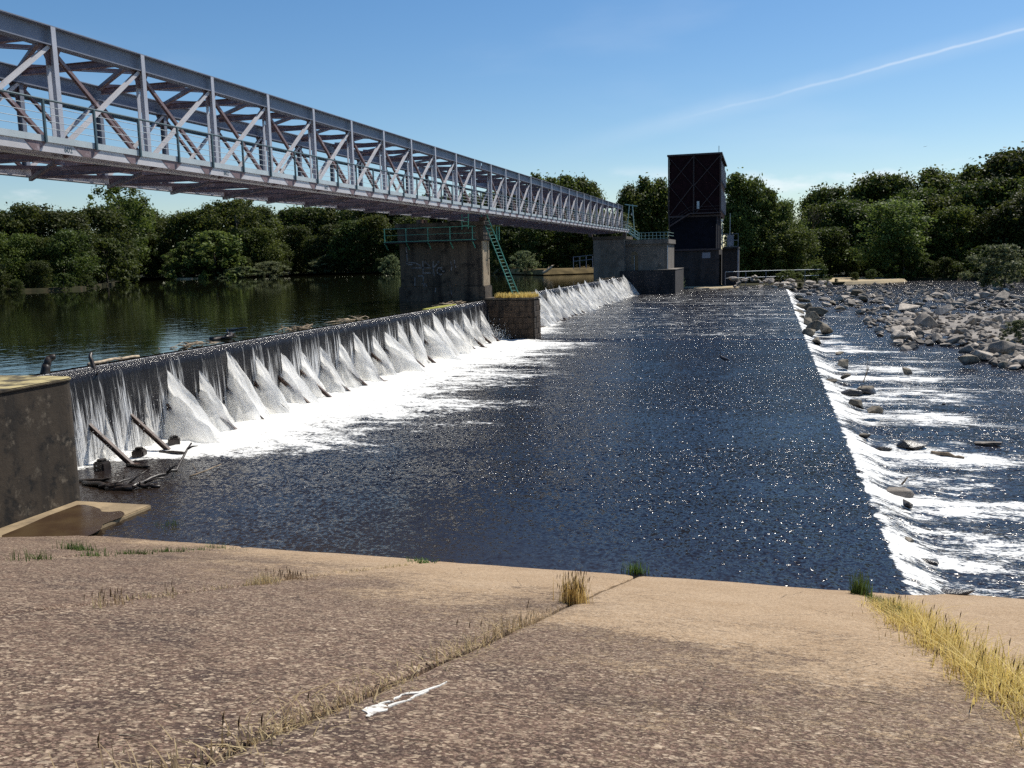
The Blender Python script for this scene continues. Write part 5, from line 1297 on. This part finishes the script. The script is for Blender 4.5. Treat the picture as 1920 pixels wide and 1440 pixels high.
def strip(name, label, X, ya, yb, n_, hfun, sp, mat_, seed, lean, seeds, wdt=.006):
    g = random.Random(seed); roots = []; hs = []
    while len(roots) < n_:
        y = g.uniform(ya, yb); dn = .5 + .5 * mnoise.noise(Vector((X, y * 1.1, seed)))
        if g.random() > (dn * 2.2 - .6): continue
        h = hfun(y) * g.uniform(.4, 1.15)
        if h <= .01: continue
        x = X + g.gauss(0, sp); roots.append((x, y, slope_z(y) - .03)); hs.append(h)
    m, tips, hh = blades(roots, hs, mat_, seed, lean, wdt, name); o_ = put(name, m); stuff(o_, label, 'grass')
    if seeds:
        mb = MB()
        for k in range(0, n_, seeds):
            p = Vector(tips[k]); mb.tube([p - Vector((0, 0, .03)), p + Vector((.004, 0, .015)), p + Vector((.012, .004, .05))], [.002, .0055, .001], 5)
        stuff(mb.build('seed_heads', M['seed'], o_, True))
    return o_
strip('golden_grass', 'band of tall golden dry grass filling the right-hand slab joint', 1.9, 5.2, 15.6, 2700, lambda y: float(np.interp(y, [5, 8, 12, 14.5, 15.7], [.30, .36, .36, .26, .10])), .15, M['grass_dry'], 71, .9, 26)
strip('dry_grass', 'matted bleached straw at the root of the golden grass joint', 1.9, 5, 15.5, 1500, lambda y: .14, .12, M['grass_pale'], 79, 1.5, 0)
strip('green_grass', 'low green grass at the lower end of the golden grass joint', 1.86, 12.2, 17.5, 700, lambda y: float(np.interp(y, [12, 14, 16, 17.6], [.2, .24, .14, .05])), .07, M['grass_green'], 72, .4, 0)
strip('dry_grass', 'thin dry grass along the joint by the white paint spill', -2.6, 2.7, 12.0, 460, lambda y: float(np.interp(y, [2.7, 3.5, 5, 6.2, 7.5, 9.5, 12], [.2, .16, .1, .12, .24, .20, .04])), .075, M['grass_pale'], 73, .9, 37)
strip('dry_grass', 'scraps of flattened straw lying beside the paint spill joint', -2.62, 2.7, 9.0, 500, lambda y: .10, .15, M['grass_pale'], 74, 1.6, 0)
strip('dry_grass', 'scraps of flattened straw around the golden grass joint', 1.9, 5, 14, 900, lambda y: .12, .26, M['grass_pale'], 75, 1.6, 0)
strip('dry_grass', 'faint dry grass in the joint left of the paint spill', -7.1, 8, 16.5, 260, lambda y: .09, .06, M['grass_pale'], 76, .6, 0)

# --- white paint spilt on the slab, lying flat, with a run trickling down the bank
ps = thing('paint_spill', 'splash of white paint with two trickles on the dark lichened slab', 'paint spill', PS(700, 1330))
zq = lambda x, y: PS(650 + x / 8.727, 1260 + y / 8.727)
def flat_poly(name, pts, lift=.007):
    P = [Vector((q.x, q.y, slab_z(q.x, q.y))) for q in (zq(*p) for p in pts)]; c = sum(P, Vector()) / len(P)
    mb = MB().add([p + Vector((0, 0, lift)) for p in P] + [p + Vector((0, 0, lift - .03)) for p in P], [tuple(range(len(P)))] + [(i, (i + 1) % len(P), len(P) + (i + 1) % len(P), len(P) + i) for i in range(len(P))])
    return mb.build(name, M['spilt_paint'], ps)
flat_poly('splash', [(250, 640), (330, 590), (400, 570), (500, 545), (590, 540), (640, 560), (690, 590), (660, 640), (600, 655), (520, 670), (440, 700), (400, 745), (340, 760), (310, 745), (350, 700), (320, 670)])
def run(name, ln, w0, w1):
    up_, dn_ = [], []
    for i, (x, y) in enumerate(ln):
        k = i / (len(ln) - 1); ww = (w0 + (w1 - w0) * k) * (.55 + .9 * abs(math.sin(i * 2.3 + x))); up_.append((x - ww * .3, y - ww)); dn_.append((x + ww * .3, y + ww))
    flat_poly(name, up_ + dn_[::-1], .009)
run('trickle', [(520, 545), (620, 505), (760, 470), (790, 425), (860, 400), (900, 355), (1040, 335), (1180, 325), (1290, 285), (1400, 245), (1520, 210), (1640, 150)], 11, 8)
run('trickle', [(680, 575), (800, 520), (960, 465), (1050, 430), (1120, 375), (1250, 330), (1340, 290)], 11, 8)
# --- twigs and crumbs lying about
r_ = random.Random(77)
for k in range(26):
    x, y = r_.uniform(200, 1750), r_.uniform(1090, 1400); p = PS(x, y); p.z = slab_z(p.x, p.y); L = r_.uniform(.04, .12); a = r_.uniform(-.5, .5)
    d = Vector((math.cos(a), math.sin(a), -SLOPE * math.sin(a))) * L
    o = MB().tube([p - d + Vector((0, 0, .012)), p + Vector((0, 0, .02)), p + d + Vector((0, 0, .012))], [.002, .004, .0015], 5).build('twig', M['wood'] if k % 2 else M['wood_pale'], None, True, org=p)
    tag(o, 'short dry twig lying loose on the lichened slabs', 'twig', 'twigs strewn on the slabs')
# --- tufts on top of the masonry block
g = random.Random(5); roots = [(g.uniform(-22.0, -18.65), g.uniform(71.25, 73.3), bz) for k in range(1500)]
m, _, _ = blades(roots, [g.uniform(.12, .5) for k in roots], M['grass_dry'], 91, .4, .022, 'block_grass'); stuff(put('block_grass', m), 'yellow dry grass growing on top of the masonry block', 'grass')
